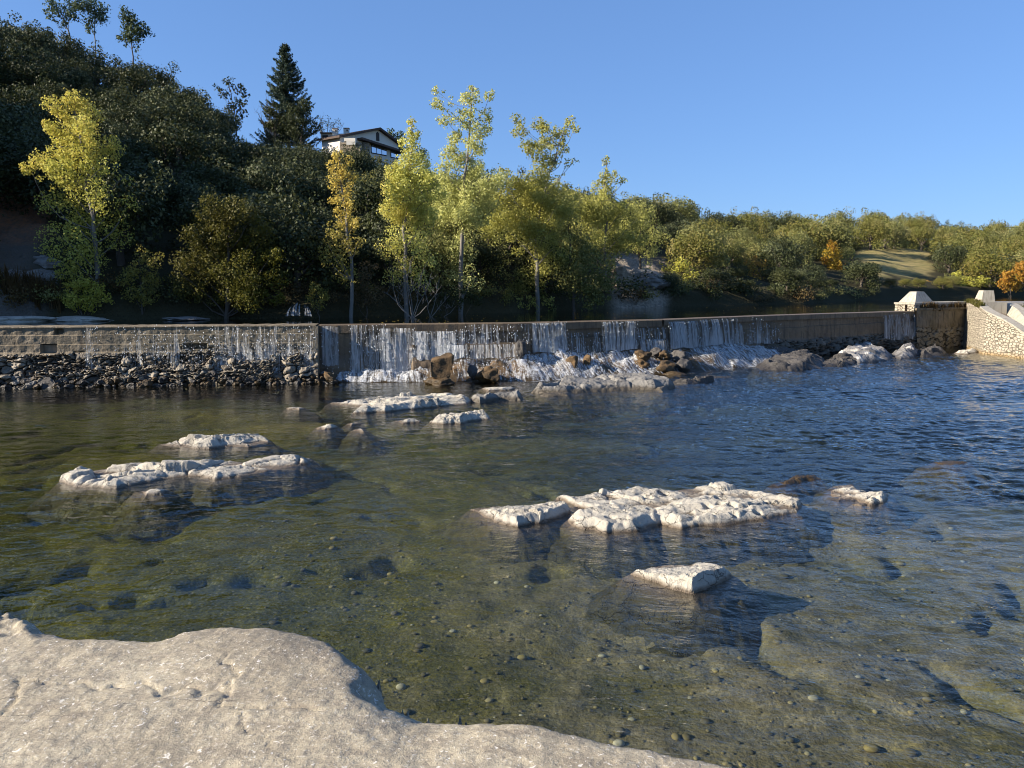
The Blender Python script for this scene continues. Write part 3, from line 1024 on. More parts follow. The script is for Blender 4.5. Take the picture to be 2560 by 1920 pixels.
outcrop("river_rock", "small pale broken ledge right of the largest outcrop", [(2072, 1235), (2080, 1210), (2125, 1205), (2160, 1225), (2200, 1240), (2232, 1240), (2210, 1258), (2170, 1262), (2140, 1248), (2100, 1252)], 0.24, M['pale_rock'], nz=0.10, pits=0.1, seed=4, slabs=0.10, scarp=0.06)
outcrop("river_rock", "brown wet ledge barely breaking the water behind the largest outcrop", [(1930, 1210), (1990, 1196), (2045, 1186), (2048, 1194), (2010, 1206), (1970, 1216)], 0.10, M['brown_rock'], nz=0.09, seed=5, slabs=0.08, scarp=0.1)
outcrop("river_rock", "tiny low stone below the small broken ledge", [(2128, 1258), (2150, 1252), (2165, 1258), (2150, 1266)], 0.10, M['pale_rock'], nz=0.03, seed=6)
outcrop("river_rock", "faint brown reef just awash in the rippled water at right", [(2340, 1155), (2380, 1150), (2420, 1156), (2380, 1163)], 0.03, M['brown_rock'], nz=0.06, seed=35)
GL = "pale jumbled rocks of the left outcrop"
outcrop("river_rock", "long pale jumbled outcrop with wet brown gaps, broadest of the left rocks", [(148, 1205), (200, 1180), (290, 1165), (380, 1152), (470, 1143), (540, 1146), (610, 1150), (690, 1140), (778, 1140), (770, 1152), (700, 1170), (620, 1188), (540, 1200), (500, 1190), (430, 1196), (370, 1207), (290, 1222), (215, 1218)], 0.29, M['pale_rock'], nz=0.15, seed=7, slabs=0.34, scarp=0.20, tilt=(0.25, -0.55))
outcrop("river_rock", "small dark-sided rock just in front of the long left outcrop", [(345, 1228), (385, 1218), (425, 1222), (410, 1236), (360, 1240)], 0.24, M['pale_rock'], nz=0.08, seed=8, slabs=0.08)
outcrop("river_rock", "shorter pale outcrop with dark left end behind the long left outcrop", [(392, 1112), (440, 1106), (500, 1098), (560, 1092), (620, 1088), (672, 1092), (676, 1106), (620, 1118), (575, 1116), (520, 1122), (465, 1118)], 0.27, M['pale_rock'], nz=0.14, seed=9, slabs=0.26, scarp=0.18)
outcrop("river_rock", "isolated flat stone left of the mid-river ledge", [(715, 1022), (745, 1016), (768, 1020), (745, 1026)], 0.16, M['pale_rock'], nz=0.05, seed=10)
outcrop("river_rock", "pale stone with pointed left end alone between left and middle rocks", [(790, 1068), (815, 1061), (845, 1063), (850, 1070), (815, 1075)], 0.26, M['pale_rock'], nz=0.07, seed=11)
outcrop("river_rock", "brownish low stone behind a pair of small pale stones", [(866, 1060), (890, 1054), (900, 1058), (880, 1064)], 0.16, M['pale_rock'], nz=0.04, seed=12)
outcrop("river_rock", "smallest pale stone right of the pointed pale stone", [(882, 1075), (900, 1068), (914, 1072), (905, 1080)], 0.18, M['pale_rock'], nz=0.05, seed=13)
outcrop("river_rock", "dark-fronted low rock left of the bright four-peaked rock", [(982, 1052), (1015, 1044), (1055, 1048), (1050, 1056), (1010, 1060)], 0.24, M['pale_rock'], nz=0.08, seed=14, slabs=0.1)
outcrop("river_rock", "bright four-peaked pale rock below the mid-river ledge", [(1070, 1058), (1085, 1042), (1110, 1034), (1150, 1036), (1190, 1034), (1225, 1040), (1222, 1048), (1180, 1052), (1150, 1060), (1110, 1062)], 0.34, M['pale_rock'], nz=0.16, seed=15, slabs=0.22)
outcrop("river_rock", "long low pale ledge lying across the middle of the river", [(822, 1006), (880, 997), (960, 990), (1060, 986), (1130, 988), (1175, 996), (1170, 1008), (1110, 1016), (1040, 1022), (960, 1030), (880, 1034), (930, 1018), (870, 1012)], 0.55, M['pale_rock'], nz=0.16, seed=16, slabs=0.18, scarp=0.14)
outcrop("river_rock", "pale round-ended rock joined to the right of the long ledge", [(1172, 1004), (1185, 994), (1240, 982), (1290, 978), (1308, 992), (1300, 1002), (1250, 1002), (1200, 1008)], 0.62, M['grey_rock'], nz=0.15, seed=17, slabs=0.1, scarp=0.12)
outcrop("river_rock", "flat pale stone just behind the round-ended rock", [(1200, 972), (1250, 966), (1290, 968), (1270, 976), (1220, 978)], 0.2, M['pale_rock'], nz=0.05, seed=18)
outcrop("river_rock", "big grey sloping ledge in front of the falls, right of centre", [(1325, 982), (1400, 966), (1470, 950), (1540, 942), (1620, 944), (1680, 958), (1690, 970), (1640, 976), (1570, 975), (1500, 978), (1420, 984), (1360, 984)], 0.95, M['grey_rock'], nz=0.28, seed=19, crease=0.3, slabs=0.22, scarp=0.22, tilt=(0.15, 0.2))
outcrop("river_rock", "knobbly grey rocks at the right end of the grey sloping ledge", [(1672, 958), (1700, 946), (1760, 944), (1785, 950), (1770, 956), (1720, 962)], 0.4, M['dark_rock'], nz=0.2, seed=20, slabs=0.15)
outcrop("river_rock", "thin dark rock with foam right of the knobbly grey rocks", [(1770, 944), (1820, 938), (1828, 943), (1790, 948)], 0.14, M['dark_rock'], nz=0.08, seed=21)
outcrop("river_rock", "small pale stone in front of the grey sloping ledge", [(1625, 974), (1650, 964), (1672, 970), (1655, 980)], 0.3, M['grey_rock'], nz=0.08, seed=22)
outcrop("river_rock", "low grey stone at the left tip of the grey sloping ledge", [(1350, 988), (1390, 980), (1430, 982), (1420, 990), (1370, 992)], 0.22, M['grey_rock'], nz=0.06, seed=23)

# boulders at the foot of the falls
boulder("boulder", "big square brown boulder standing in the white foam", "boulder", 1101, 915, 37.6, (0.60, 0.58, 0.56), M['brown_rock'], 21, cuts=3, rough=0.12, square=True)
boulder("boulder", "low brown base stone under the big square boulder", "boulder", 1098, 955, 37.2, (0.72, 0.6, 0.28), M['brown_rock'], 22)
boulder("boulder", "rounded brown boulder under a veil of water, right of the square one", "boulder", 1222, 940, 37.9, (0.62, 0.55, 0.50), M['brown_rock'], 23)
boulder("boulder", "dark wedge of rock between the square and the rounded boulder", "boulder", 1182, 930, 38.3, (0.28, 0.3, 0.38), M['dark_rock'], 24)
boulder("boulder", "pointed rock splitting the falls high on the wall", "boulder", 1303, 880, 40.3, (0.34, 0.5, 0.62), M['dark_rock'], 25, cuts=5, rough=0.30)
boulder("boulder", "brown rock half hidden in foam right of the fanning cascade", "boulder", 1432, 912, 40.3, (0.42, 0.4, 0.50), M['brown_rock'], 26)
boulder("boulder", "upright reddish rock beside the half-hidden one", "boulder", 1468, 905, 40.6, (0.30, 0.35, 0.42), M['brown_rock'], 27)
boulder("boulder", "dark slab below the upright reddish rock", "boulder", 1490, 932, 40.4, (0.48, 0.4, 0.34), M['dark_rock'], 28)
GS = "boulders stacked at the foot of the shaded falls"
boulder("boulder", "mossy brown boulder on top at the left of the stack", "boulder", 1605, 888, 42.0, (0.52, 0.45, 0.34), M['brown_rock'], 29, GS)
boulder("boulder", "brown boulder under the mossy one at the left of the stack", "boulder", 1603, 912, 41.8, (0.42, 0.4, 0.32), M['brown_rock'], 30, GS)
boulder("boulder", "small reddish stone perched in the middle of the stack", "boulder", 1660, 888, 42.3, (0.36, 0.4, 0.30), M['brown_rock'], 31, GS)
boulder("boulder", "dark wet boulder at the upper right of the stack", "boulder", 1697, 892, 42.8, (0.60, 0.5, 0.36), M['dark_rock'], 32, GS)
boulder("boulder", "broad golden brown boulder in the middle of the stack", "boulder", 1665, 918, 41.6, (0.70, 0.5, 0.36), M['brown_rock'], 33, GS)
boulder("boulder", "dark boulder at the lower right of the stack", "boulder", 1710, 915, 42.0, (0.46, 0.4, 0.42), M['dark_rock'], 34, GS)
boulder("boulder", "flat ochre slab at the bottom of the stack", "boulder", 1680, 938, 41.2, (0.80, 0.5, 0.22), M['brown_rock'], 35, GS)
boulder("boulder", "dark stone behind the stack under the shaded curtain", "boulder", 1638, 880, 42.9, (0.40, 0.4, 0.26), M['dark_rock'], 36, GS)
# rocks along the right stretch
outcrop("river_rock", "long dark hump of rock with water running round it, right of the falls", [(1880, 905), (1920, 882), (1990, 872), (2040, 882), (2070, 905), (2050, 922), (1980, 928), (1900, 926)], 1.25, M['dark_rock'], nz=0.4, seed=31, crease=0.3, slabs=0.25, scarp=0.45, tilt=(0, 0.3))
outcrop("river_rock", "brown-tipped dark rocks between the long hump and the pale streaked rock", [(2040, 908), (2080, 890), (2120, 892), (2150, 906), (2110, 916), (2060, 918)], 0.75, M['dark_rock'], nz=0.3, seed=32, crease=0.3, slabs=0.25, scarp=0.3)
outcrop("river_rock", "big grey rock streaked with white at the foot of the dry wall", [(2090, 892), (2110, 870), (2160, 862), (2200, 872), (2235, 888), (2220, 902), (2150, 910), (2110, 906)], 1.35, M['mixed_rock'], nz=0.4, seed=33, crease=0.3, slabs=0.2, scarp=0.4, tilt=(0, 0.3))
outcrop("river_rock", "dark rock with white patches below the isolated veil", [(2225, 888), (2240, 868), (2280, 862), (2300, 876), (2285, 894), (2250, 900)], 1.1, M['mixed_rock'], nz=0.35, seed=34, crease=0.3, slabs=0.2, scarp=0.35)
outcrop("river_rock", "rounded dark boulders in shade below the stone abutment", [(2278, 886), (2300, 868), (2340, 866), (2366, 876), (2352, 888), (2310, 894)], 1.0, M['dark_rock'], nz=0.35, seed=36, crease=0.3, slabs=0.3, scarp=0.35)
outcrop("river_rock", "flat light slab lying at the corner of the stone wing wall", [(2385, 884), (2400, 876), (2430, 872), (2446, 880), (2420, 886)], 0.55, M['pale_rock'], nz=0.15, seed=37, scarp=0.3)

# stones tumbled along the foot of the old wall
GST = "stones tumbled along the foot of the old wall"
kinds = [boulder_mesh("foot_stone", (1, 0.75, 0.65), mt, 50 + i, sub=ICO3, cuts=11, rough=0.34) for i, mt in enumerate([M['brown_rock'], M['dark_rock'], M['dark_rock'], M['brown_rock'], M['dark_rock'], M['grey_rock']])]
ORD = lambda i: f"{i}{'th' if 10 <= i % 100 <= 20 else {1: 'st', 2: 'nd', 3: 'rd'}.get(i % 10, 'th')}"
stones = []
for kk_ in kinds:
    kk_.polygons.foreach_set('use_smooth', np.zeros(len(kk_.polygons), bool))
r = np.random.default_rng(8)
px = -30.0
while px < 830:
    row = 0
    for row in (0, 1, 2):
        if row == 2 and r.random() < 0.35:
            continue
        rad = float(np.clip(r.lognormal(-1.85, 0.35), 0.08, 0.34)) * (1.5 if r.random() < 0.12 else 1) * (1.4 if px < 200 and row == 0 else 1)
        off = 0.80 + 0.30 * (2 - row) + r.uniform(-0.12, 0.16)
        x, y = wall_xy(px + r.uniform(-8, 8), off)
        z = 0.02 + 0.20 * row + r.uniform(-0.08, 0.08)
        stones.append((px, x, y, z, rad, row))
    px += r.uniform(10, 17)
cnt = {}
hue = ["brown", "dark wet", "dark grey", "reddish brown", "blackish", "pale grey"]
rows = ["front row", "middle row", "top row"]
for (px, x, y, z, rad, row) in stones:
    k = int(r.integers(0, 5)) if px > 190 else int(r.choice([2, 5, 5, 2, 0]))
    o = link("foot_stone", kinds[k], None, (x, y, z))
    o.rotation_euler = (r.uniform(-0.4, 0.4), r.uniform(-0.4, 0.4), r.uniform(0, 6.28))
    o.scale = (rad * r.uniform(0.9, 1.4), rad * r.uniform(0.9, 1.3), rad * r.uniform(0.8, 1.1))
    cnt[row] = cnt.get(row, 0) + 1
    tag(o, f"{hue[k]} stone under old wall, {ORD(cnt[row])} from left in {rows[row]}", "stone", GST)

# ------------------------------------------------------------------ rock apron and foam below the falls
def foam_profile(P, s, D, seed=0.0):
    """height of the rubble apron below the falls; D metres out from the wall"""
    h0 = np.interp(P, [800, 870, 960, 1060, 1150, 1300, 1400, 1560, 1660, 1760, 1860, 1930], [0.10, 0.35, 0.55, 0.75, 1.0, 1.05, 1.2, 1.05, 1.05, 1.15, 1.1, 0.75])
    wd = np.interp(P, [800, 900, 1060, 1200, 1400, 1600, 1930], [0.9, 1.3, 1.9, 2.3, 2.7, 2.7, 2.5])
    q = D / wd
    z = h0 * (1 - np.clip(q, 0, 1.3) ** 1.6) + (0.26 * fbm(s * 0.9, D * 0.9, 5, 4) + 0.10 * fbm(s * 3, D * 3, 5, 3)) * np.clip(1.2 - q, 0, 1) * np.clip(q * 5 + 0.5, 0, 1)
    f1, f2, cid = worley(s * 0.9 + 0.3 * fbm(s, D, 2, 2), D * 1.0 + 7)[:3]
    z = z + (0.42 * (cid / 255.0) * np.clip(0.75 - f1, 0, 1) * 1.6 - 0.12) * np.clip(1.15 - q, 0, 1) * np.clip(q * 4, 0, 1)
    return z, q


def build_foam():
    pxa = np.arange(805, 1932, 3.0)
    ds = np.linspace(0.0, 3.3, 60)
    P, D = np.meshgrid(pxa, ds, indexing='ij')
    s = wall_len(P)
    z, q = foam_profile(P, s, D)
    X, Y = wall_xy(P, D)
    apron = np.stack([X, Y, z - 0.10 - 0.25 * np.clip(q - 0.8, 0, 1)], -1).reshape(-1, 3)
    o = link("rock_apron", mesh("rock_apron", apron, grid_faces(len(pxa), len(ds), True), M['brown_rock'], True))
    tag(o, "wet brown rock slope under the foam at the foot of the falls", "rock")
    zf = np.maximum(z + 0.05 * fbm(s * 5, D * 5, 2, 3), 0.015 + 0.02 * np.abs(fbm(s * 4, D * 4, 8, 2)))
    V = np.stack([X, Y, zf], -1).reshape(-1, 3)
    fade = sm(1.22, 0.95, q + 0.20 * fbm(s * 1.6, D * 1.6, 3, 3)) * np.clip((P - 805) / 25, 0, 1) * np.clip((1932 - P) / 30, 0, 1)
    # less foam where the photograph shows rock
    thin = np.exp(-((P - 1101) / 40) ** 2) + 0.7 * np.exp(-((P - 1222) / 45) ** 2) + 0.6 * np.exp(-((P - 1660) / 60) ** 2) + 0.35 * np.exp(-((P - 1480) / 25) ** 2)
    fade = fade * (1 - 0.55 * np.clip(thin, 0, 1))
    t = NT("white_water_foam")
    u = t.attr("along").outputs["Fac"]
    v = t.attr("drop").outputs["Fac"]
    vec = t.n("ShaderNodeCombineXYZ", {0: t.math('MULTIPLY', u, 8.5), 1: t.math('MULTIPLY', v, 1.3), 2: 0.0}).outputs[0]
    a = t.noise(vec, 1.0, 5, 0.65, 0.6)
    b = t.noise(t.pos(), 14, 4, 0.7)
    f = t.math('ADD', t.math('MULTIPLY', a, 0.62), t.math('MULTIPLY', b, 0.38))
    fd = t.attr("fade").outputs["Fac"]
    thr = t.mr(fd, 0, 1, 0.72, 0.41)
    al = t.mr(t.math('SUBTRACT', f, thr), 0.0, 0.20, 0, 0.90)
    d = t.bsdf((0.78, 0.80, 0.81), 0.6, t.bump(f, 0.6, 0.06), 0.2)
    tr = t.n("ShaderNodeBsdfTranslucent", {"Color": (0.75, 0.8, 0.82)}).outputs[0]
    fo = t.n("ShaderNodeMixShader", {0: 0.25, 1: d, 2: tr}).outputs[0]
    m = t.done(t.n("ShaderNodeMixShader", {0: al, 1: t.n("ShaderNodeBsdfTransparent").outputs[0], 2: fo}).outputs[0])
    o = link("foam", mesh("foam", V, grid_faces(len(pxa), len(ds), True), m, True, {"along": s.ravel(), "drop": D.ravel(), "fade": fade.ravel()}))
    tag(o, "white churning foam at the foot of the falls", "foam", kind="stuff")
    # splashing drops
    r = np.random.default_rng(77)
    n = 2600
    pp = r.uniform(825, 1925, n)
    w_ = 0.35 + 0.65 * (fbm(wall_len(pp) * 0.6, pp * 0, 4, 3) > -0.1)
    pp = pp[r.random(n) < w_]
    n = len(pp)
    dd = r.uniform(0.1, 2.4, n)
    zz, qq = foam_profile(pp, wall_len(pp), dd)
    ok = qq < 1.05
    pp, dd, zz = pp[ok], dd[ok], zz[ok]
    n = len(pp)
    zz = np.maximum(zz, 0) + r.exponential(0.11, n) + 0.02
    X, Y = wall_xy(pp, dd)
    base = np.array([(1, 0, 0), (-1, 0, 0), (0, 1, 0), (0, -1, 0), (0, 0, 1), (0, 0, -1)], float)
    tf = np.array([(0, 2, 4), (2, 1, 4), (1, 3, 4), (3, 0, 4), (2, 0, 5), (1, 2, 5), (3, 1, 5), (0, 3, 5)])
    rad = r.uniform(0.005, 0.016, n)
    V = np.stack([X, Y, zz], -1)[:, None] + base[None] * rad[:, None, None] * np.array([1, 1, 1.6])
    Fc = (tf[None] + (np.arange(n) * 6)[:, None, None]).reshape(-1, 3)
    t = NT("water_drops")
    m = t.done(t.bsdf((0.85, 0.88, 0.9), 0.2, spec=0.5))
    o = link("spray", mesh("spray", V.reshape(-1, 3), Fc, m, True))
    tag(o, "white drops splashing over the foam", "spray", kind="stuff")


build_foam()

# ------------------------------------------------------------------ abutment and chute at right
ab = thing("abutment", "stone and concrete abutment closing the weir, with pale pyramid block on top", "abutment", (31, 58, 0))
u = np.array(wall_xy(2400)) - np.array(wall_xy(2245))
u /= np.linalg.norm(u)
nrm2 = np.array([u[1], -u[0]])       # towards the lower river
A0 = np.array(wall_xy(2283))


def abp(a, b, z):
    """a metres along the weir line from the left end of the platform, b metres towards the river"""
    q = A0 + u * a + nrm2 * b
    return (q[0], q[1], z)


def abbox(mb, a0, a1, b0, b1, z0, z1, ta=0.0, tb=0.0):
    mb.hexa([abp(a0, b1, z0), abp(a1, b1, z0), abp(a1, b0, z0), abp(a0, b0, z0)],
            [abp(a0 + ta, b1 - tb, z1), abp(a1 - ta, b1 - tb, z1), abp(a1 - ta, b0 + tb, z1), abp(a0 + ta, b0 + tb, z1)])


aX = lambda px: float(np.linalg.norm(np.array(wall_xy(px)) - A0))
# platform slab and its masonry head
mb = MB()
abbox(mb, -0.06, aX(2400) + 1.2, -1.62, 0.12, 3.32, 3.46)
under(mb.build("platform_slab", M['pale_conc']), ab)
M['mason'] = None
t = NT("pale_rubble_masonry")
p = t.pos()
pm = t.n("ShaderNodeVectorMath", {0: t.mapped(p, (1.3, 1.15, 1.9)), 1: t.n("ShaderNodeVectorMath", {0: t.noise(p, 1.7, 2, out=1), 1: (0.25, 0.25, 0.15)}, operation='MULTIPLY').outputs[0]}, operation='ADD').outputs[0]
e = t.vor(pm, 3.1, 'DISTANCE_TO_EDGE', rand=0.85)
cc = t.vor(pm, 3.1, 'F1', out=1, rand=0.85)
g = t.n("ShaderNodeSeparateColor", {0: cc}).outputs[0]
n2 = t.noise(p, 12, 5)
col = t.mix(g, (0.44, 0.385, 0.29), (0.30, 0.26, 0.20))
col = t.mix(t.mr(n2, 0.5, 0.75, 0, 0.5), col, (0.30, 0.25, 0.18))
col = t.mix(t.mr(e, 0.01, 0.055, 1, 0), col, (0.15, 0.125, 0.09))
zz = t.sep(p)[2]
col = t.mix(t.mr(t.math('ADD', zz, t.math('MULTIPLY', n2, 0.5)), 0.55, 0.25, 0, 0.75), col, (0.30, 0.19, 0.07))
hh = t.math('ADD', t.mr(e, 0.0, 0.10), t.math('MULTIPLY', n2, 0.25))
M['mason'] = t.done(t.bsdf(col, 0.85, t.bump(hh, 1.0, 0.10), 0.2))
mb = MB()
abbox(mb, 0.0, 1.2, -1.56, -0.72, 2.3, 3.32)
abbox(mb, 0.0, 1.2, -0.50, 0.06, 2.3, 3.32)
under(mb.build("masonry_head", M['mason']), ab)
mb = MB()
abbox(mb, 0.25, 1.2, -0.72, -0.50, 2.3, 3.32)
under(mb.build("gate_slot", M['spill_wall']), ab)
mb = MB()
abbox(mb, 1.2, aX(2400) + 1.1, -1.56, 0.08, 1.5, 3.32)
under(mb.build("upper_wall", M['pale_conc']), ab)
# pyramid block
mb = MB()
a0, a1 = 0.30, 2.45
abbox(mb, a0, a1, -1.50, -0.10, 3.463, 4.28, (a1 - a0) * 0.30, 0.42)
under(mb.build("pyramid_block", M['pale_conc']), ab)
# stained front wall below the platform, standing proud of the weir
pa = np.linspace(2284, 2428, 60)
zs = np.arange(3.05, -0.4, -0.05)
P, Z = np.meshgrid(pa, zs, indexing='ij')
Ss = wall_len(P)
f1, f2, cid = worley(Ss * 2.2, Z * 2.6)[:3]
st = sm(1.7, 1.4, Z + 0.3 * fbm(Ss, Z, 1, 2))
jn = sm(0.16, 0.02, f2 - f1)
off = 0.22 + 0.25 * sm(3, 0, Z) + st * (0.15 * (cid / 255 - 0.5) - 0.1 * jn) + 0.05 * fbm(Ss * 1.5, Z * 1.5, 2, 3)
X, Y = wall_xy(P, off)
V = np.stack([X, Y, Z], -1).reshape(-1, 3)
o = link("stained_wall", mesh("stained_wall", V, grid_faces(len(pa), len(zs)), M['abut'], False, {"stone": st.ravel(), "cell": (cid / 255).ravel(), "joint": jn.ravel()}))
under(o, ab)
mb = MB()
q0, q1 = wall_xy(2284, 0.24), wall_xy(2428, 0.24)
q2, q3 = wall_xy(2428, 0.09), wall_xy(2284, 0.09)
mb.hexa([(*q0, 2.9), (*q1, 2.9), (*q2, 2.9), (*q3, 2.9)], [(*q0, 3.06), (*q1, 3.06), (*q2, 3.06), (*q3, 3.06)])
under(mb.build("wall_coping", M['abut']), ab)

# the boat chute: masonry wing wall, floor and far side wall run down towards the viewer
ch = thing("boat_chute", "sloping chute between a pale rubble wing wall and a concrete side wall", "chute", (35, 52, 0))
W = [np.array(onz(2455, 884, 0)[:2]), np.array(onz(2560, 897, 0)[:2])]
_wa = np.array([-6.3, 0.0, 3.85, 14.0])
_wx2 = np.array([35.5, W[0][0], W[1][0], W[1][0] + 1.6])
_wy2 = np.array([59.9, W[0][1], W[1][1], W[1][1] - 10.0])
wn = np.array([0.985, 0.17])          # away from the river, to the right


def chp(a, b, z):
    return (float(np.interp(a, _wa, _wx2)) + wn[0] * b, float(np.interp(a, _wa, _wy2)) + wn[1] * b, z)


def ztop(a):
    return float(np.interp(a, [-6.3, -4.0, -2.0, 0.0, 2.0, 3.9, 6.0, 14.0], [3.44, 3.40, 3.18, 2.88, 2.32, 1.45, 0.55, -0.6]))


as_ = [-6.2, -5.2, -4.2, -3.2, -2.0, -1.0, 0.0, 0.7, 1.5, 2.5, 3.5, 5, 7, 9, 11, 13]
V, Fq = [], []
for a in as_:
    zt = ztop(a)
    V += [chp(a, 0.0, -0.9), chp(a, 0.12, zt), chp(a, 0.75, zt), chp(a, 0.75, zt - 0.5)]
under(link("wing_wall", mesh("wing_wall", V, grid_faces(len(as_), 4), M['mason'])), ch)
V = []
for a in as_:
    zt = ztop(a)
    V += [chp(a, 0.12 - 0.04, zt + 0.004), chp(a, 0.12 - 0.04, zt + 0.10), chp(a, 0.80, zt + 0.10), chp(a, 0.80, zt + 0.004)]
under(link("wall_coping", mesh("wall_coping", V, grid_faces(len(as_), 4), M['pale_conc'])), ch)
t = NT("chute_floor_concrete")
p = t.pos()
n1 = t.noise(t.mapped(p, (0.3, 0.3, 1.0), (0, 0, 0)), 2.0, 6)
n2 = t.noise(p, 6, 5)
cf = t.mix(t.mr(n1, 0.35, 0.62), (0.34, 0.27, 0.18), (0.16, 0.11, 0.07))
cf = t.mix(t.mr(n2, 0.5, 0.7, 0, 0.6), cf, (0.10, 0.075, 0.05))
cfm = t.done(t.bsdf(cf, 0.85, t.bump(n2, 0.6, 0.05)))
V = []
for a in as_:
    zt = ztop(a) - 0.25
    V += [chp(a, 0.75, zt), chp(a, 1.8, 0.5 * zt + 0.5 * min(zt, ztop(a + 3.6) - 0.5)), chp(a, 3.2, min(zt, ztop(a + 3.6) - 0.5))]
under(link("chute_floor", mesh("chute_floor", V, grid_faces(len(as_), 3), cfm)), ch)
V = []
for a in as_:
    zt = min(ztop(a) - 0.25, ztop(a + 3.6) - 0.5)
    z2 = ztop(a + 3.4) + 0.10
    V += [chp(a, 3.2, zt - 0.3), chp(a, 3.75, z2), chp(a, 4.5, z2), chp(a, 4.5, -0.5)]
under(link("side_wall", mesh("side_wall", V, grid_faces(len(as_), 4), M['pale_conc'])), ch)

po = thing("gate_post", "pale tapered concrete post on a block at the head of the chute", "post", ony(2462, 770, 59.5))
mb = MB()
pc = ony(2461, 753, 59.5)
mb.hexa([(pc[0] - 0.54, pc[1] - 0.5, 3.46), (pc[0] + 0.54, pc[1] - 0.5, 3.46), (pc[0] + 0.54, pc[1] + 0.5, 3.46), (pc[0] - 0.54, pc[1] + 0.5, 3.46)],
        [(pc[0] - 0.32, pc[1] - 0.3, 4.36), (pc[0] + 0.48, pc[1] - 0.3, 4.36), (pc[0] + 0.48, pc[1] + 0.3, 4.36), (pc[0] - 0.32, pc[1] + 0.3, 4.36)])
under(mb.build("shaft", M['pale_conc']), po)
mb = MB()
mb.box(pc[0] - 0.75, pc[0] + 1.4, pc[1] - 0.62, pc[1] + 0.9, 2.3, 3.457)
under(mb.build("block", M['pale_conc']), po)
t = NT("gravel_top")
p = t.pos()
gv = t.vor(p, 9)
gt = t.done(t.bsdf(t.mix(gv, (0.12, 0.115, 0.105), (0.30, 0.285, 0.26)), 0.95, t.bump(gv, 1.0, 0.05)))
bank = MB()
bank.hexa([(39.3, 60.4, -1), (70, 52, -1), (75, 66, -1), (39.5, 64.5, -1)], [(39.3, 60.4, 3.38), (70, 52, 3.38), (75, 66, 3.4), (39.5, 64.5, 3.4)])
o = bank.build("embankment", gt)
struct(o)
# right river bank beyond the chute, mostly outside the picture
bank = MB()
c = [chp(-6.2, 4.35, -1), chp(13, 4.35, -1), (70, 30, -1), (75, 52, -1)]
bank.hexa([c[0], c[1], c[2], c[3]], [(c[0][0], c[0][1], 3.2), (c[1][0], c[1][1], -0.6), (70, 30, 0.8), (75, 52, 3.4)])
t = NT("grassy_bank")
struct(bank.build("river_bank", t.done(t.bsdf(t.mix(t.noise(t.pos(), 1.5, 5), (0.03, 0.035, 0.012), (0.09, 0.085, 0.035)), 0.95))))

# weeds on the wall head
def tuft(name, label, pts, mat, parent=None, h=0.35, n=14, seed=1, cat="plant", group=None):
    r = np.random.default_rng(seed)
    V, Fq = [], []
    for p in pts:
        for i in range(n):
            a = r.uniform(0, 6.28)
            l = h * r.uniform(0.5, 1.2)
            d = np.array([math.cos(a), math.sin(a), 0]) * l * r.uniform(0.2, 0.7)
            b = np.asarray(p) + np.array([r.normal() * 0.06, r.normal() * 0.06, -0.03])
            tip = b + d + np.array([0, 0, l])
            mid = b + d * 0.35 + np.array([0, 0, l * 0.6])
            s_ = np.array([-math.sin(a), math.cos(a), 0]) * 0.02
            k = len(V)
            V += [b - s_, b + s_, mid + s_, mid - s_, tip]
            Fq.append(((k, k + 1, k + 2, k + 3), (k + 3, k + 2, k + 4)))
    o = link(name, mesh(name, V, [np.array([f[0] for f in Fq]), np.array([f[1] for f in Fq])], mat, False, {"tint": np.zeros(len(V))}))
    return tag(o, label, cat, group)


r = np.random.default_rng(12)
pts = [(*wall_xy(q, 0.1 + r.uniform(-0.1, 0.2)), 3.06 + r.uniform(-0.25, 0.1)) for q in r.uniform(2298, 2425, 60)]
tuft("wall_weeds", "dry weeds sprouting along the top of the stained abutment wall", pts, M['brown'], h=0.42, n=16)
pts = [(*np.array(chp(a, r.uniform(-0.1, 0.6), ztop(a)))[:2], ztop(a) + 0.02) for a in r.uniform(-6.0, -2.0, 34)]
tuft("wall_weeds", "straw-coloured weeds hanging over the top of the rubble wing wall", pts, M['rust'], h=0.36, n=14, seed=3)

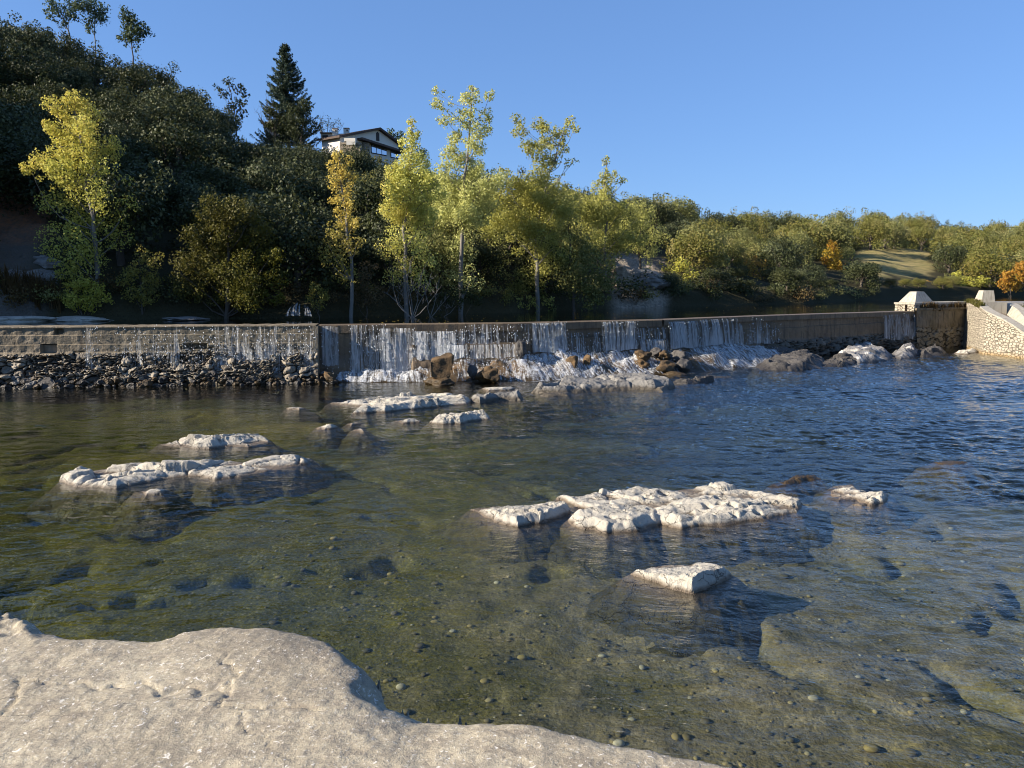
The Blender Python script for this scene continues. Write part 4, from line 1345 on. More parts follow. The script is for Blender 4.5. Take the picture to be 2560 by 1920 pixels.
# ------------------------------------------------------------------ foreground rock ledge
def build_ledge():
    pix = [(-260, 1520), (-120, 1525), (0, 1545), (50, 1562), (110, 1582), (180, 1594), (300, 1600), (400, 1600), (450, 1578), (560, 1568), (680, 1572), (790, 1602), (880, 1642), (945, 1688), (985, 1726), (1000, 1746), (1080, 1768), (1157, 1782), (1389, 1829), (1620, 1875), (1823, 1920), (2100, 1985)]
    top = 3.30
    poly = [tuple(onz(a, b, top - (0.045 if a > 990 else 0.03))[:2]) for a, b in pix] + [(4.0, -6.0), (-6.0, -6.0), (-6.0, 3.4)]
    xs = np.arange(-3.2, 2.2, 0.0125)
    ys = np.arange(0.9, 4.6, 0.0125)
    X, Y = np.meshgrid(xs, ys, indexing='ij')
    jx = X + 0.02 * fbm(X * 5, Y * 5, 1, 3)
    jy = Y + 0.02 * fbm(X * 5, Y * 5, 8, 3)
    d = inside_dist(jx, jy, np.array(poly))
    rad = 0.05 + 0.10 * sm(-0.9, -0.3, X) * sm(0.1, -0.4, X)
    e = np.where(d > 0, -rad * np.exp(-np.clip(d, 0, None) / rad * 1.3), 0)
    z = top + e
    px, py = proj(np.stack([X, Y, np.full_like(X, top)], -1).reshape(-1, 3))
    px, py = px.reshape(X.shape), py.reshape(X.shape)
    # swell of the cemented lump, a step along its foot, rough rim at the far left
    lump = np.exp(-(((px - 700) / 260) ** 2 + ((py - 1640) / 75) ** 2))
    z = z + 0.03 * lump + 0.012 * fbm(X * 1.6, Y * 2.2, 3, 4)
    z = z + 0.05 * sm(140, 40, px) * sm(1620, 1570, py) * (0.7 + fbm(X * 9, Y * 9, 2, 3))
    notch = np.exp(-(((px - 935) / 38) ** 2 + ((py - 1712) / 20) ** 2))
    z = z - 0.07 * notch
    # worn pebbly surface
    f1, f2, cid = worley(X * 42 + 0.4 * fbm(X * 20, Y * 20, 1, 2), Y * 42)[:3]
    peb = np.clip(0.5 - f1, 0, 1) * (0.3 + cid / 255)
    rough = 0.35 + 0.65 * sm(1.1, 0.2, np.hypot((px - 1150) / 520, (py - 1830) / 90))
    z = z + (0.0045 + 0.004 * lump) * peb + 0.004 * fbm(X * 14, Y * 14, 4, 4) + 0.003 * fbm(X * 60, Y * 60, 6, 2)
    f1, f2, cid = worley(X * 1.1 + Y * 1.9 + 0.35 * fbm(X * 2, Y * 2, 4, 4) + 3, Y * 0.7 - X * 0.6)[:3]
    z = z - 0.013 * sm(0.030, 0.0, f2 - f1) * sm(-0.1, 0.25, fbm(X * 0.9, Y * 0.9, 31, 2))
    z = np.where(d < 0, np.maximum(top - 0.10 + d * 12 + 0.10 * fbm(X * 6, Y * 6, 3, 3), 0.4), z)
    V = np.stack([X, Y, z], -1).reshape(-1, 3)
    Fq = grid_faces(len(xs), len(ys))
    dd = d.reshape(-1)
    Fq = Fq[dd[Fq].max(1) > -0.30]
    used, iv = np.unique(Fq, return_inverse=True)
    t = NT("worn_pebbly_limestone")
    p = t.pos()
    n1 = t.noise(p, 2.2, 6, 0.6)
    n2 = t.noise(p, 22, 6, 0.7)
    n3 = t.noise(p, 60, 4, 0.7)
    n4 = t.vor(p, 130)
    col = t.mix(t.mr(n1, 0.35, 0.65), (0.41, 0.355, 0.255), (0.30, 0.255, 0.18))
    col = t.mix(t.mr(n2, 0.48, 0.68, 0, 0.8), col, (0.20, 0.175, 0.14))
    col = t.mix(t.math('MULTIPLY', t.attr("lump").outputs["Fac"], 0.75), col, (0.16, 0.14, 0.11))
    n5 = t.noise(t.mapped(p, (1, 2.2, 1), (0, 0, 0.5)), 5.5, 5, 0.7)
    col = t.mix(t.mr(n5, 0.50, 0.64, 0, 0.65), col, (0.215, 0.18, 0.135))
    col = t.mix(t.mr(n3, 0.56, 0.70, 0, 0.8), col, (0.62, 0.57, 0.48))
    col = t.mix(t.mr(n3, 0.44, 0.30, 0, 0.75), col, (0.14, 0.12, 0.10))
    lc = t.n("ShaderNodeVectorMath", {0: t.mapped(p, (1.0, 2.0, 1), (0, 0, -0.6)), 1: t.n("ShaderNodeVectorMath", {0: t.noise(p, 3.0, 5, out=1), 1: (0.5, 0.5, 0)}, operation='MULTIPLY').outputs[0]}, operation='ADD').outputs[0]
    lk = t.math('MULTIPLY', t.mr(t.vor(lc, 1.3, 'DISTANCE_TO_EDGE'), 0.001, 0.007, 1, 0), t.mr(t.noise(p, 1.7, 3), 0.47, 0.58))
    col = t.mix(t.math('MULTIPLY', lk, 0.8), col, (0.09, 0.075, 0.06))
    fl = t.vor(t.n("ShaderNodeVectorMath", {0: p, 1: t.noise(p, 9, 3, out=1)}, operation='ADD').outputs[0], 5.0)
    col = t.mix(t.mr(fl, 0.16, 0.11, 0, 0.8), col, (0.66, 0.62, 0.55))
    # grey cement stain on the lump
    sx, sy, sz = t.sep(p)
    h = t.math('ADD', t.math('MULTIPLY', n2, 0.5), t.math('ADD', t.math('MULTIPLY', n3, 0.5), t.math('MULTIPLY', n4, 0.10)))
    m = t.done(t.bsdf(col, 0.9, t.bump(h, 0.75, 0.010), 0.2))
    lm = np.exp(-(((px - 690) / 230) ** 2 + ((py - 1625) / 55) ** 2)) * np.clip(0.8 + 0.6 * fbm(X * 5, Y * 5, 3, 3), 0, 1)
    o = link("rock_ledge", mesh("rock_ledge", V[used], iv.reshape(-1, 4), m, True, {"lump": lm.ravel()[used]}))
    tag(o, "broad pale pebbly rock ledge with a rounded lip in the foreground", "rock ledge")
    # body of the cliff below and behind the viewer
    mb = MB()
    mb.hexa([(-6, -6, -1), (3.5, -6, -1), (1.2, 1.4, -1), (-6, 3.2, -1)], [(-6, -6, 3.1), (3.5, -6, 3.1), (0.9, 1.0, 3.1), (-6, 3.1, 3.1)])
    struct(mb.build("cliff", m))
    return m


M['ledge'] = build_ledge()

# pebbles on the river bed
def build_pebbles():
    r = np.random.default_rng(9)
    n = 1700
    y = 6.5 + r.random(n) ** 1.4 * 11
    x = r.uniform(-0.35, 0.75, n) * y
    V0, F0 = ICO2
    s = np.minimum(r.gamma(1.6, 0.010, n) + 0.008, 0.07)
    z = bed_z(x, y) + s * 0.2
    sc = np.stack([s * r.uniform(0.9, 1.5, n), s * r.uniform(0.9, 1.3, n), s * 0.6], -1)
    V = np.stack([x, y, z], -1)[:, None] + V0[None] * sc[:, None]
    Fc = (F0[None] + (np.arange(n) * len(V0))[:, None, None]).reshape(-1, 3)
    t = NT("pebbles")
    rn = t.n("ShaderNodeNewGeometry").outputs["Random Per Island"]
    m = t.done(t.bsdf(t.ramp(rn, [(0, (0.10, 0.085, 0.05)), (0.6, (0.20, 0.16, 0.09)), (0.85, (0.40, 0.30, 0.12)), (1, (0.50, 0.45, 0.36))]), 0.7))
    o = link("pebbles", mesh("pebbles", V.reshape(-1, 3), Fc, m, True))
    tag(o, "pebbles and small stones scattered over the clear river bed", "pebbles", kind="stuff")


build_pebbles()

# ------------------------------------------------------------------ leaves and trees
def leaf_quads(C, N, size, r, aspect=0.7):
    n = len(C)
    N = N / (np.linalg.norm(N, axis=1)[:, None] + 1e-9)
    a = np.cross(N, r.normal(size=(n, 3)))
    a /= np.linalg.norm(a, axis=1)[:, None] + 1e-9
    b = np.cross(N, a)
    s = size[:, None] * 0.5
    V = np.stack([C - a * s, C - b * s * aspect, C + a * s, C + b * s * aspect], 1).reshape(-1, 3)
    Fq = np.arange(4 * n).reshape(n, 4)
    return V, Fq


def crown_mesh(name, clusters, mat, leaf, dens, seed, jitter=0.9, shell=0.55):
    """clusters: rows x y z radius tint density"""
    r = np.random.default_rng(seed)
    Cs, Ns, Ts = [], [], []
    for (x, y, z, R_, ti, de) in clusters:
        n = max(6, int(dens * de * 12.6 * R_ * R_ / (leaf * leaf)))
        d = r.normal(size=(n, 3))
        d /= np.linalg.norm(d, axis=1)[:, None]
        lump = 1 + 0.30 * perlin(d[:, 0] * 2.2 + x * 3, d[:, 1] * 2.2 + y * 3, d[:, 2] * 2.2 + z * 3)
        rad = R_ * lump * (shell + (1 - shell) * r.random(n) ** 0.5)
        rad *= np.where(r.random(n) < 0.12, r.uniform(1.0, 1.28, n), 1)
        Cs.append(np.array([x, y, z]) + d * rad[:, None] * np.array([1, 1, 0.92]))
        Ns.append(d + jitter * r.normal(size=(n, 3)) + np.array([0, 0, 0.25]))
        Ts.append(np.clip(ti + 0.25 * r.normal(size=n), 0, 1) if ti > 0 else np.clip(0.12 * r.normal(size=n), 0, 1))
    C, N, T = np.vstack(Cs), np.vstack(Ns), np.concatenate(Ts)
    V, Fq = leaf_quads(C, N, leaf * r.uniform(0.65, 1.35, len(C)), r)
    return mesh(name, V, Fq, mat, False, {"tint": np.repeat(T, 4)})


def limb(mb, a, b, r0, r1, r, sag=0.12, n=6):
    a, b = np.asarray(a, float), np.asarray(b, float)
    L = np.linalg.norm(b - a)
    tt = np.linspace(0, 1, n)[:, None]
    off = r.normal(size=3) * L * sag * 0.5
    p = a + (b - a) * tt + off * np.sin(tt * math.pi) + r.normal(size=(n, 3)) * L * 0.012 * np.sin(tt * math.pi)
    p[:, 2] -= (np.sin(tt * math.pi) * L * 0.05)[:, 0]
    mb.tube(p, np.linspace(r0, r1, n), 5)


def oak_variant(kind, i, flat=0.8):
    """crown of unit radius about one unit high centre; returns (trunk mesh, crown mesh)"""
    r = np.random.default_rng(100 + i + (50 if kind == 'broad' else 0))
    cl = [(0, 0, 1.15, 0.62, 0, 1)]
    k = 17
    for j in range(k):
        a = j * 2.4 + r.uniform(-0.3, 0.3)
        el = r.uniform(-0.25, 1.0)
        rr = r.uniform(0.55, 0.80)
        R_ = r.uniform(0.27, 0.44)
        cl.append((math.cos(a) * rr * math.cos(el), math.sin(a) * rr * math.cos(el), 1.05 + rr * flat * math.sin(el) * r.uniform(0.9, 1.2), R_, max(0, r.uniform(-0.6, 0.7)), 1))
    for j in range(6):
        a = r.uniform(0, 6.28)
        cl.append((math.cos(a) * r.uniform(0.2, 0.9), math.sin(a) * r.uniform(0.2, 0.9), r.uniform(1.2, 1.95), r.uniform(0.14, 0.24), 0.2, 0.8))
    for j in range(7):                       # low skirts of foliage
        a = r.uniform(0, 6.28)
        cl.append((math.cos(a) * 0.75, math.sin(a) * 0.75, r.uniform(0.35, 0.7), r.uniform(0.25, 0.38), 0, 0.8))
    cm = crown_mesh(f"{kind}_crown", cl, M[kind], 0.072, 0.60, 300 + i, jitter=0.55, shell=0.6)
    mb = MB()
    mb.tube([(0, 0, -0.4), (0.02, 0, 0.3), (0, 0.03, 0.8), (0.02, 0, 1.2)], [0.10, 0.075, 0.06, 0.03], 7)
    for j in range(6):
        c = cl[1 + j * 2]
        limb(mb, (0, 0, 0.45 + 0.06 * j), c[:3], 0.045, 0.012, r)
    return mb.mesh(f"{kind}_trunk", M['bark'], True), cm


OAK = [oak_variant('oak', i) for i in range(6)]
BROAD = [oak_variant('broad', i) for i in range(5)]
RUSTV = [oak_variant('rust', i + 20) for i in range(2)]
YELV = [oak_variant('yellow', i + 30) for i in range(2)]
NEED = None

placed = []


def put_tree(name, variant, x, y, z, R_, h, label, cat, group):
    tr = thing(name, label, cat, (x, y, z), group, random.uniform(0, 6.28))
    for nm, me in (("trunk", variant[0]), ("crown", variant[1])):
        o = link(nm, me, tr)
        o.scale = (R_, R_, h)
    return tr


ZONES = [(-9999, -60, "past the left picture edge"), (2620, 9999, "past the right picture edge"), (-60, 130, "above the bare earth scar"), (130, 330, "behind the golden forked poplar"), (330, 460, "left of the round brown tree"), (460, 720, "behind the round brown tree"), (720, 800, "under the spruce"), (800, 950, "behind the orange-topped poplar"), (950, 1100, "behind the slim yellow poplar"), (1100, 1260, "behind the tallest poplar"), (1260, 1460, "behind the wide-forked poplar"), (1460, 1600, "behind the last poplar"), (1600, 1760, "above the rock outcrop"), (1760, 1950, "left of the meadow"), (1950, 2150, "beside the golden tree"), (2150, 2340, "round the dry meadow"), (2340, 2470, "above the chute post"), (2470, 9999, "near the orange tree")]


def zone(px):
    for a, b, s in ZONES:
        if a <= px < b:
            return s


def band(y0, y1, py):
    q = (py - y0) / (y1 - y0)
    return "along the skyline" if q < 0.2 else "high up" if q < 0.45 else "halfway up" if q < 0.7 else "low down"


HOUSE_Y = 92.0
cands = []
r = np.random.default_rng(21)


def ground_r(th, t):
    B = np.interp(th, _b[:, 0], _b[:, 1])
    C = np.interp(th, _c[:, 0], _c[:, 1])
    return B + (C - B) * t, B, C


def too_near(x, y, d, lst):
    return any((x - a) ** 2 + (y - b) ** 2 < d * d for a, b in lst)


pts = []
for trial in range(11000):
    th = r.uniform(-43, 41)
    t_ = r.uniform(0.03, 1.06)
    rr, B, C = ground_r(th, t_)
    if r.random() > (rr / 260) * 1.6 + 0.35:
        continue
    x, y = rr * math.sin(R(th)), rr * math.cos(R(th))
    sp = 3.9 if th < -5 else 4.6 if th < 6 else 5.0 if rr < 130 else 6.2
    if too_near(x, y, sp, pts):
        continue
    pts.append((x, y))
    cands.append((x, y, th, t_, rr))

CLEAR = [(2055, 2110, 600, 690, 113), (1865, 1912, 640, 690, 91), (1690, 1735, 645, 720, 80), (2308, 2328, 695, 735, 119), (2390, 2470, 685, 735, 123), (2510, 2600, 660, 735, 119)]
trees = []
for (x, y, th, t_, rr) in cands:
    z = float(hill_z(x, y))
    far_ = rr > 125
    R_ = r.uniform(2.3, 3.4) if not far_ else r.uniform(2.7, 4.2)
    h = R_ * r.uniform(0.85, 1.15)
    px, pt = proj((x, y, z + 2.0 * h))
    _, pb = proj((x, y, z))
    rp = R_ / y * F
    if px < -430 or px > 2880:
        continue
    if -60 < px < 118 + rp * 0.8 and pt > 400 - 0 and pt < 800:
        continue                                   # bare earth scar stays open
    if 1520 - rp * 0.6 < px < 1660 + rp * 0.5 and pb > 640:
        continue                                   # rock outcrop by the water
    if 2150 - rp * 0.7 < px < 2330 + rp * 0.7 and pb > 628 and rr < 240:
        if pb < 700 and px > 2165 + (pb - 640) * 1.5:
            continue                               # dry meadow
        meadow_edge = True
    else:
        meadow_edge = False
    lim = min(690.0, 640.0 + (px - 2165) / 1.5) if meadow_edge else -1.0
    if 640 - rp < px < 1000 + rp and y < HOUSE_Y + 16:
        lim = float(np.interp(px, [640, 700, 790, 800, 850, 900, 1010], [330, 350, 352, 372, 385, 398, 402])) + 8
    for a, b_, c_, d_, Yc in CLEAR:
        if a - rp * 0.8 < px < b_ + rp * 0.8 and pt < d_ and pb > c_ and y < Yc:
            lim = max(lim, d_)
    if pt < lim:
        h = min(h, (pb - lim) / F * y / 2.05)
        if h < 0.8:
            continue
        R_ = min(R_, h * 1.25)
        pt = lim
    trees.append((px, pt, pb, x, y, z, R_, h, th, t_, rr))

for i in range(900):                              # woodland edge down to the water on the right
    px = r.uniform(1655, 2640)
    th = TH(px)
    t_ = r.uniform(0.02, 0.34) if px < 2150 else r.uniform(0.02, 0.10)
    rr = ground_r(th, t_)[0]
    x, y = rr * math.sin(R(th)), rr * math.cos(R(th))
    if too_near(x, y, 3.4, [(a[3], a[4]) for a in trees]):
        continue
    z = float(hill_z(x, y))
    pb = proj((x, y, z))[1]
    top_lim = 672.0 if px < 1760 else 655.0 if px < 2150 else 690.0 if px < 2340 else 684.0
    for a, b_, c_, d_, Yc in CLEAR:
        if a - 14 < px < b_ + 14 and y < Yc:
            top_lim = max(top_lim, d_)
    h = min(r.uniform(2.2, 3.4), (pb - top_lim) / F * y / 2.05)
    if h < 0.7:
        continue
    trees.append((px, pb - 2.05 * h / y * F, pb, x, y, z, min(r.uniform(2.2, 3.2), h * 1.3), h, th, t_, rr))
for px in np.arange(668, 1010, 13):
    ty = float(np.interp(px, [668, 760, 790, 838, 852, 908, 918, 1005], [352, 350, 370, 374, 360, 364, 400, 404])) + r.uniform(-4, 6)
    Yb = r.uniform(84, 88)
    b_ = ony(px, ty, Yb)
    gz = float(hill_z(b_[0], b_[1]))
    hh = max(0.8, (b_[2] - gz) / 1.75)
    trees.append((px, ty, ty + 60, b_[0], b_[1], gz - 0.1, r.uniform(1.3, 2.0), hh, TH(px), 0.85, 90))
trees.sort(key=lambda a: a[0])
count = {}
n_o = n_b = 0
for (px, pt, pb, x, y, z, R_, h, th, t_, rr) in trees:
    pbroad = float(np.interp(px, [0, 900, 1300, 1700, 2000, 2560], [0.0, 0.04, 0.25, 0.55, 0.85, 0.95]))  # paler broadleaf share rises rightwards, its colour standing in for sunlight there
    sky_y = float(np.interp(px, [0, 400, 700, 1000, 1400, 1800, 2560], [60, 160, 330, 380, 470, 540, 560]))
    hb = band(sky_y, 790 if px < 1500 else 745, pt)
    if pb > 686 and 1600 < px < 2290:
        pbroad *= 0.3  # more dark oaks here, their colour standing in for shade on the slope
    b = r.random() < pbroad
    kind = "olive-green broadleaf" if b else "dark evergreen oak"
    size = "large" if R_ > (2.95 if rr <= 125 else 4.2) else "small"
    key = (kind, size, hb, zone(px))
    count.setdefault(key, []).append((px, pt, pb, x, y, z, R_, h, b))
words_n = ["first", "second", "third", "fourth", "fifth", "sixth", "seventh", "eighth", "ninth", "tenth", "eleventh", "twelfth", "thirteenth", "fourteenth", "fifteenth"]
for (kind, size, hb, zn), lst in count.items():
    for i, (px, pt, pb, x, y, z, R_, h, b) in enumerate(lst):
        if len(lst) == 1:
            lab = f"{size} {kind} {hb} {zn}" if hb != "along the skyline" else f"{size} {kind} on the skyline {zn}"
        else:
            o_ = words_n[i] if i < 15 else ORD(i + 1)
            lab = (f"{size} {kind} {hb} {zn}, {o_} from left" if hb != "along the skyline" else f"{size} {kind} on the skyline {zn}, {o_} from left")
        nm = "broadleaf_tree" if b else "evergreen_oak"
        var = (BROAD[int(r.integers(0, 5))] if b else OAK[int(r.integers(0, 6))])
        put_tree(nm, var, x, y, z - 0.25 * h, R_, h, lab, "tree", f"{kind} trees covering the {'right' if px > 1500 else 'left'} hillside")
        if b:
            n_b += 1
        else:
            n_o += 1
print("hill trees", n_o, n_b)


def pix_tree(name, label, cat, base, Y, clusters, mat, leaf=0.13, dens=0.5, trunk_r=0.16, top=None, seed=1, bark='pale_bark', group=None, depth=0.55, axis=None, limbs=1.0, scale=1.0):
    """a tree standing at distance Y; clusters (px, py, radius px[, tint[, density]]) give the shape of its crown"""
    r = np.random.default_rng(seed)
    b = ony(base[0], base[1], Y)
    gz = float(hill_z(b[0], b[1]))
    k = Y * 1.0 / F
    W_ = (max(c[0] for c in clusters) - min(c[0] for c in clusters)) * k * 0.5
    root = thing(name, label, cat, (b[0], b[1], min(gz, b[2])), group)
    org = np.array([b[0], b[1], min(gz, b[2])])
    cl = []
    for c in clusters:
        p = ony(c[0], c[1], Y) - org
        hw = max(0.15, W_ - abs(p[0]) * 0.6)
        p = p + np.array([0, r.uniform(-1, 1) * hw * depth, 0])
        Rm = c[2] * k * 1.0
        cl.append((p[0], p[1], p[2], Rm, c[3] if len(c) > 3 else 0.0, c[4] if len(c) > 4 else 1.0))
        # satellite sprays break the outline
        for s_ in range(4):
            q = r.normal(size=3)
            q /= np.linalg.norm(q)
            cl.append((p[0] + q[0] * Rm * 0.9, p[1] + q[1] * Rm * 0.9, p[2] + q[2] * Rm * 0.9, Rm * r.uniform(0.28, 0.5), c[3] if len(c) > 3 else 0.0, (c[4] if len(c) > 4 else 1.0) * 0.9))
    mb = MB()
    trunk_r *= 0.8
    extra = []
    if axis is None:
        axis = [base, (top or (clusters[0][0], clusters[0][1]))]
    ax = np.array([ony(a[0], a[1], Y) - org for a in axis])
    ax[0][2] = -0.4
    tt = np.linspace(0, len(ax) - 1, 14)
    path = np.stack([np.interp(tt, np.arange(len(ax)), ax[:, i]) for i in range(3)], 1)
    path[1:-1] += r.normal(size=(12, 3)) * 0.05
    mb.tube(path, np.linspace(trunk_r, trunk_r * 0.18, 14), 8)
    for c in cl[::5]:
        ztar = c[2] - abs(c[0]) * 0.9 - 0.8
        i = int(np.clip(np.searchsorted(path[:, 2], ztar), 1, 12))
        rb = trunk_r * (1 - 0.8 * i / 13) * 0.5
        e_ = np.array((c[0], c[1], c[2] + c[3] * 0.5))
        limb(mb, path[i], e_, rb * 0.8, 0.010, r, 0.12)
        for f in (0.45, 0.62, 0.8):
            q = path[i] + (e_ - path[i]) * f + r.normal(size=3) * c[3] * 0.35
            extra.append((q[0], q[1], q[2], c[3] * 0.55, c[4], c[5] * 0.7))
    cl += extra
    link("crown", crown_mesh("crown", cl, M[mat], leaf, dens * scale * 1.5, seed + 5, 0.75, 0.15), root)
    mb.build("trunk", M[bark], root, True)
    return root


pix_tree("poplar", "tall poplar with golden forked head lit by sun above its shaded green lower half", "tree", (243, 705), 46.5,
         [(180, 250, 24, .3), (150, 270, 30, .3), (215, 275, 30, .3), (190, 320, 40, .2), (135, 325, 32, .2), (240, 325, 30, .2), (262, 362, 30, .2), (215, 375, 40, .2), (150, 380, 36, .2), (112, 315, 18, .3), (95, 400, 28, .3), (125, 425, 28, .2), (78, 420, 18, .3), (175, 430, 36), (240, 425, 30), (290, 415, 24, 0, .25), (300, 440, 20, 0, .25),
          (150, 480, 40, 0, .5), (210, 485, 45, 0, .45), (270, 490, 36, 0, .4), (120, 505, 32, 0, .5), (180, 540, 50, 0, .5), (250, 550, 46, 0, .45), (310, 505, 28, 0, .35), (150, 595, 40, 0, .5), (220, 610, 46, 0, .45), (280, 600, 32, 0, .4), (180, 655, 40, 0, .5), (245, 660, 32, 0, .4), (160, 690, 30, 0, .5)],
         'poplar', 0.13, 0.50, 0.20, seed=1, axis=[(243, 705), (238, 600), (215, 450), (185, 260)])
pix_tree("poplar", "slender poplar with orange top standing alone against the dark slope", "tree", (877, 740), 48,
         [(845, 390, 16, .9), (825, 412, 14, .9), (872, 405, 13, 1), (850, 432, 22, .9), (880, 440, 16, 1), (835, 455, 18, .9), (866, 472, 20, .9), (850, 500, 22, .8), (876, 520, 17, .8), (842, 530, 16, .7), (862, 552, 26, .6), (892, 560, 16, .6), (832, 572, 24, .2, .6), (845, 600, 33, .2, .55), (882, 612, 26, .3, .55), (820, 622, 24, .1, .55), (850, 652, 34, .1, .5), (815, 642, 18, .1, .5), (898, 602, 17, .3, .5), (872, 690, 25, .1, .4), (848, 690, 22, .1, .4)],
         'orange', 0.14, 0.45, 0.17, seed=2, axis=[(877, 740), (880, 640), (858, 500), (846, 385)])
pix_tree("poplar", "slim yellow-green poplar with pointed top right of the house", "tree", (1015, 765), 50,
         [(1030, 308, 11, .2), (1030, 332, 18), (1025, 362, 26), (1042, 400, 34), (1020, 430, 40), (1060, 440, 34), (985, 440, 26, .2), (970, 470, 25, .3), (1000, 480, 40), (1050, 490, 44), (1085, 482, 26), (978, 522, 32, .2), (1020, 530, 40, .3), (1068, 540, 36),
          (1000, 590, 42, 0, .4), (1050, 600, 42, 0, .4), (970, 620, 32, .3, .4), (1080, 650, 32, 0, .35), (1020, 670, 38, .3, .35), (980, 690, 30, .4, .35), (1060, 710, 30, .2, .3)],
         'poplar', 0.125, 0.55, 0.20, seed=3, axis=[(1015, 765), (1012, 600), (1025, 450), (1030, 305)])
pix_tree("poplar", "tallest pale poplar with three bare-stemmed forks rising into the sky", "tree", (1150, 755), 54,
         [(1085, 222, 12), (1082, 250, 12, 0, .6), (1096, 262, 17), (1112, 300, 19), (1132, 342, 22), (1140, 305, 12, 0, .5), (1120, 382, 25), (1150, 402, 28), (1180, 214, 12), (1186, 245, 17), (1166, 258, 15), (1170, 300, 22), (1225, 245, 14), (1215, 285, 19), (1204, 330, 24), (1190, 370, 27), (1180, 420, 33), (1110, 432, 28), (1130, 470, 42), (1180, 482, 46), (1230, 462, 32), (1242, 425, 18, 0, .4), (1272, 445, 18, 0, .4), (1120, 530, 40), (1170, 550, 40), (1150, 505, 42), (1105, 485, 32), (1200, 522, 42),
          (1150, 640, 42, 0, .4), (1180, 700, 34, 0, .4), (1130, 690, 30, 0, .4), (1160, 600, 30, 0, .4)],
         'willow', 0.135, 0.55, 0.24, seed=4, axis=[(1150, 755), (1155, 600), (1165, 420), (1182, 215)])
pix_tree("poplar", "wide-forked pale poplar leaning right against the sky", "tree", (1345, 755), 58,
         [(1290, 290, 15), (1300, 328, 20), (1320, 370, 22), (1345, 300, 18), (1366, 310, 15), (1360, 350, 21), (1340, 390, 24), (1400, 332, 22), (1425, 303, 16), (1438, 325, 11), (1410, 370, 16), (1385, 400, 18), (1420, 412, 12, 0, .3), (1440, 400, 10, 0, .2), (1350, 430, 28), (1260, 452, 32), (1300, 470, 42), (1350, 472, 42), (1400, 482, 38), (1330, 522, 48), (1270, 532, 42), (1392, 532, 42), (1430, 522, 32), (1300, 572, 42), (1350, 592, 38), (1225, 560, 34), (1240, 500, 34),
          (1360, 652, 48, 0, .45), (1400, 622, 38, 0, .5), (1340, 692, 38, 0, .45)],
         'willow', 0.14, 0.55, 0.22, seed=5, axis=[(1345, 755), (1340, 600), (1360, 480), (1410, 330)])
pix_tree("poplar", "last and shortest pale poplar at the end of the waterside row", "tree", (1512, 725), 68,
         [(1515, 402, 11), (1510, 440, 17), (1540, 440, 15), (1495, 460, 17), (1520, 482, 26), (1562, 450, 10, 0, .6), (1500, 522, 36), (1540, 530, 32), (1572, 522, 24), (1480, 552, 32), (1530, 582, 36), (1500, 612, 32), (1560, 602, 32), (1460, 522, 28), (1450, 572, 28), (1520, 650, 28, 0, .6), (1590, 560, 25), (1600, 600, 25)],
         'willow', 0.17, 0.50, 0.2, seed=6, top=(1515, 400))
pix_tree("waterside_tree", "pale leafy tree filling the gap between the tallest and the wide-forked poplars", "tree", (1222, 750), 63, [(1180, 520, 38), (1232, 500, 38), (1262, 560, 44), (1202, 590, 44), (1242, 640, 44, 0, .7), (1180, 650, 36, 0, .6), (1215, 545, 40), (1250, 690, 36, 0, .6)], 'willow', 0.135, 0.30, 0.2, seed=71, bark='bark', top=(1222, 500))
pix_tree("waterside_tree", "pale leafy tree filling the gap left of the last poplar", "tree", (1455, 745), 66, [(1440, 500, 34), (1480, 520, 36), (1420, 556, 40), (1484, 590, 42), (1442, 640, 40, 0, .7), (1400, 520, 28)], 'willow', 0.135, 0.30, 0.2, seed=72, bark='bark', top=(1450, 500))
pix_tree("waterside_tree", "olive tree thinning out right of the last poplar", "tree", (1600, 720), 72, [(1590, 520, 26), (1622, 545, 30), (1640, 590, 32), (1582, 600, 36), (1612, 625, 32), (1560, 560, 30)], 'willow', 0.135, 0.30, 0.18, seed=73, bark='bark', top=(1600, 530))
pix_tree("waterside_tree", "leafy olive tree behind the gap right of the slim yellow poplar", "tree", (1082, 755), 58, [(1062, 560, 36), (1092, 600, 40), (1050, 640, 36, 0, .7), (1100, 660, 36, 0, .7), (1085, 530, 30)], 'willow', 0.135, 0.30, 0.18, seed=74, bark='bark', top=(1082, 540))
pix_tree("waterside_tree", "shaded green tree bulging over the water between the last two poplars", "tree", (1440, 760), 60,
         [(1420, 560, 38), (1452, 612, 42), (1482, 662, 42), (1420, 682, 42), (1380, 652, 38), (1522, 702, 32), (1452, 722, 34), (1300, 700, 36), (1330, 740, 28), (1500, 740, 26)], 'broad', 0.17, 0.5, 0.2, seed=7, bark='bark')
pix_tree("round_tree", "round olive-brown tree with bare twig tips at the water's edge", "tree", (565, 780), 47,
         [(560, 520, 36), (520, 540, 36), (610, 530, 36), (650, 572, 32, .4), (490, 590, 36), (560, 590, 54), (630, 622, 50, .4), (690, 642, 27, .9), (475, 652, 32), (530, 672, 54), (610, 692, 54, .5), (690, 702, 32, 1), (480, 722, 34), (560, 742, 42), (640, 745, 38, .7), (700, 745, 20, 1), (590, 500, 13, 0, .6), (640, 525, 13, 0, .6), (535, 505, 12, 0, .5), (670, 590, 20, .3, .6), (460, 690, 20, 0, .7)],
         'rust', 0.13, 0.5, 0.2, seed=8, bark='bark', top=(570, 520))
GSH = "autumn shrubs along the far waterside"
pix_tree("shrub", "yellow-green shrub at the water below the golden forked poplar", "shrub", (210, 780), 45.3, [(170, 720, 20, .3), (210, 710, 22), (250, 725, 20), (190, 750, 22), (235, 752, 22), (165, 747, 16), (272, 747, 14)], 'poplar', 0.12, 0.55, 0.07, seed=9, group=GSH, bark='bark')
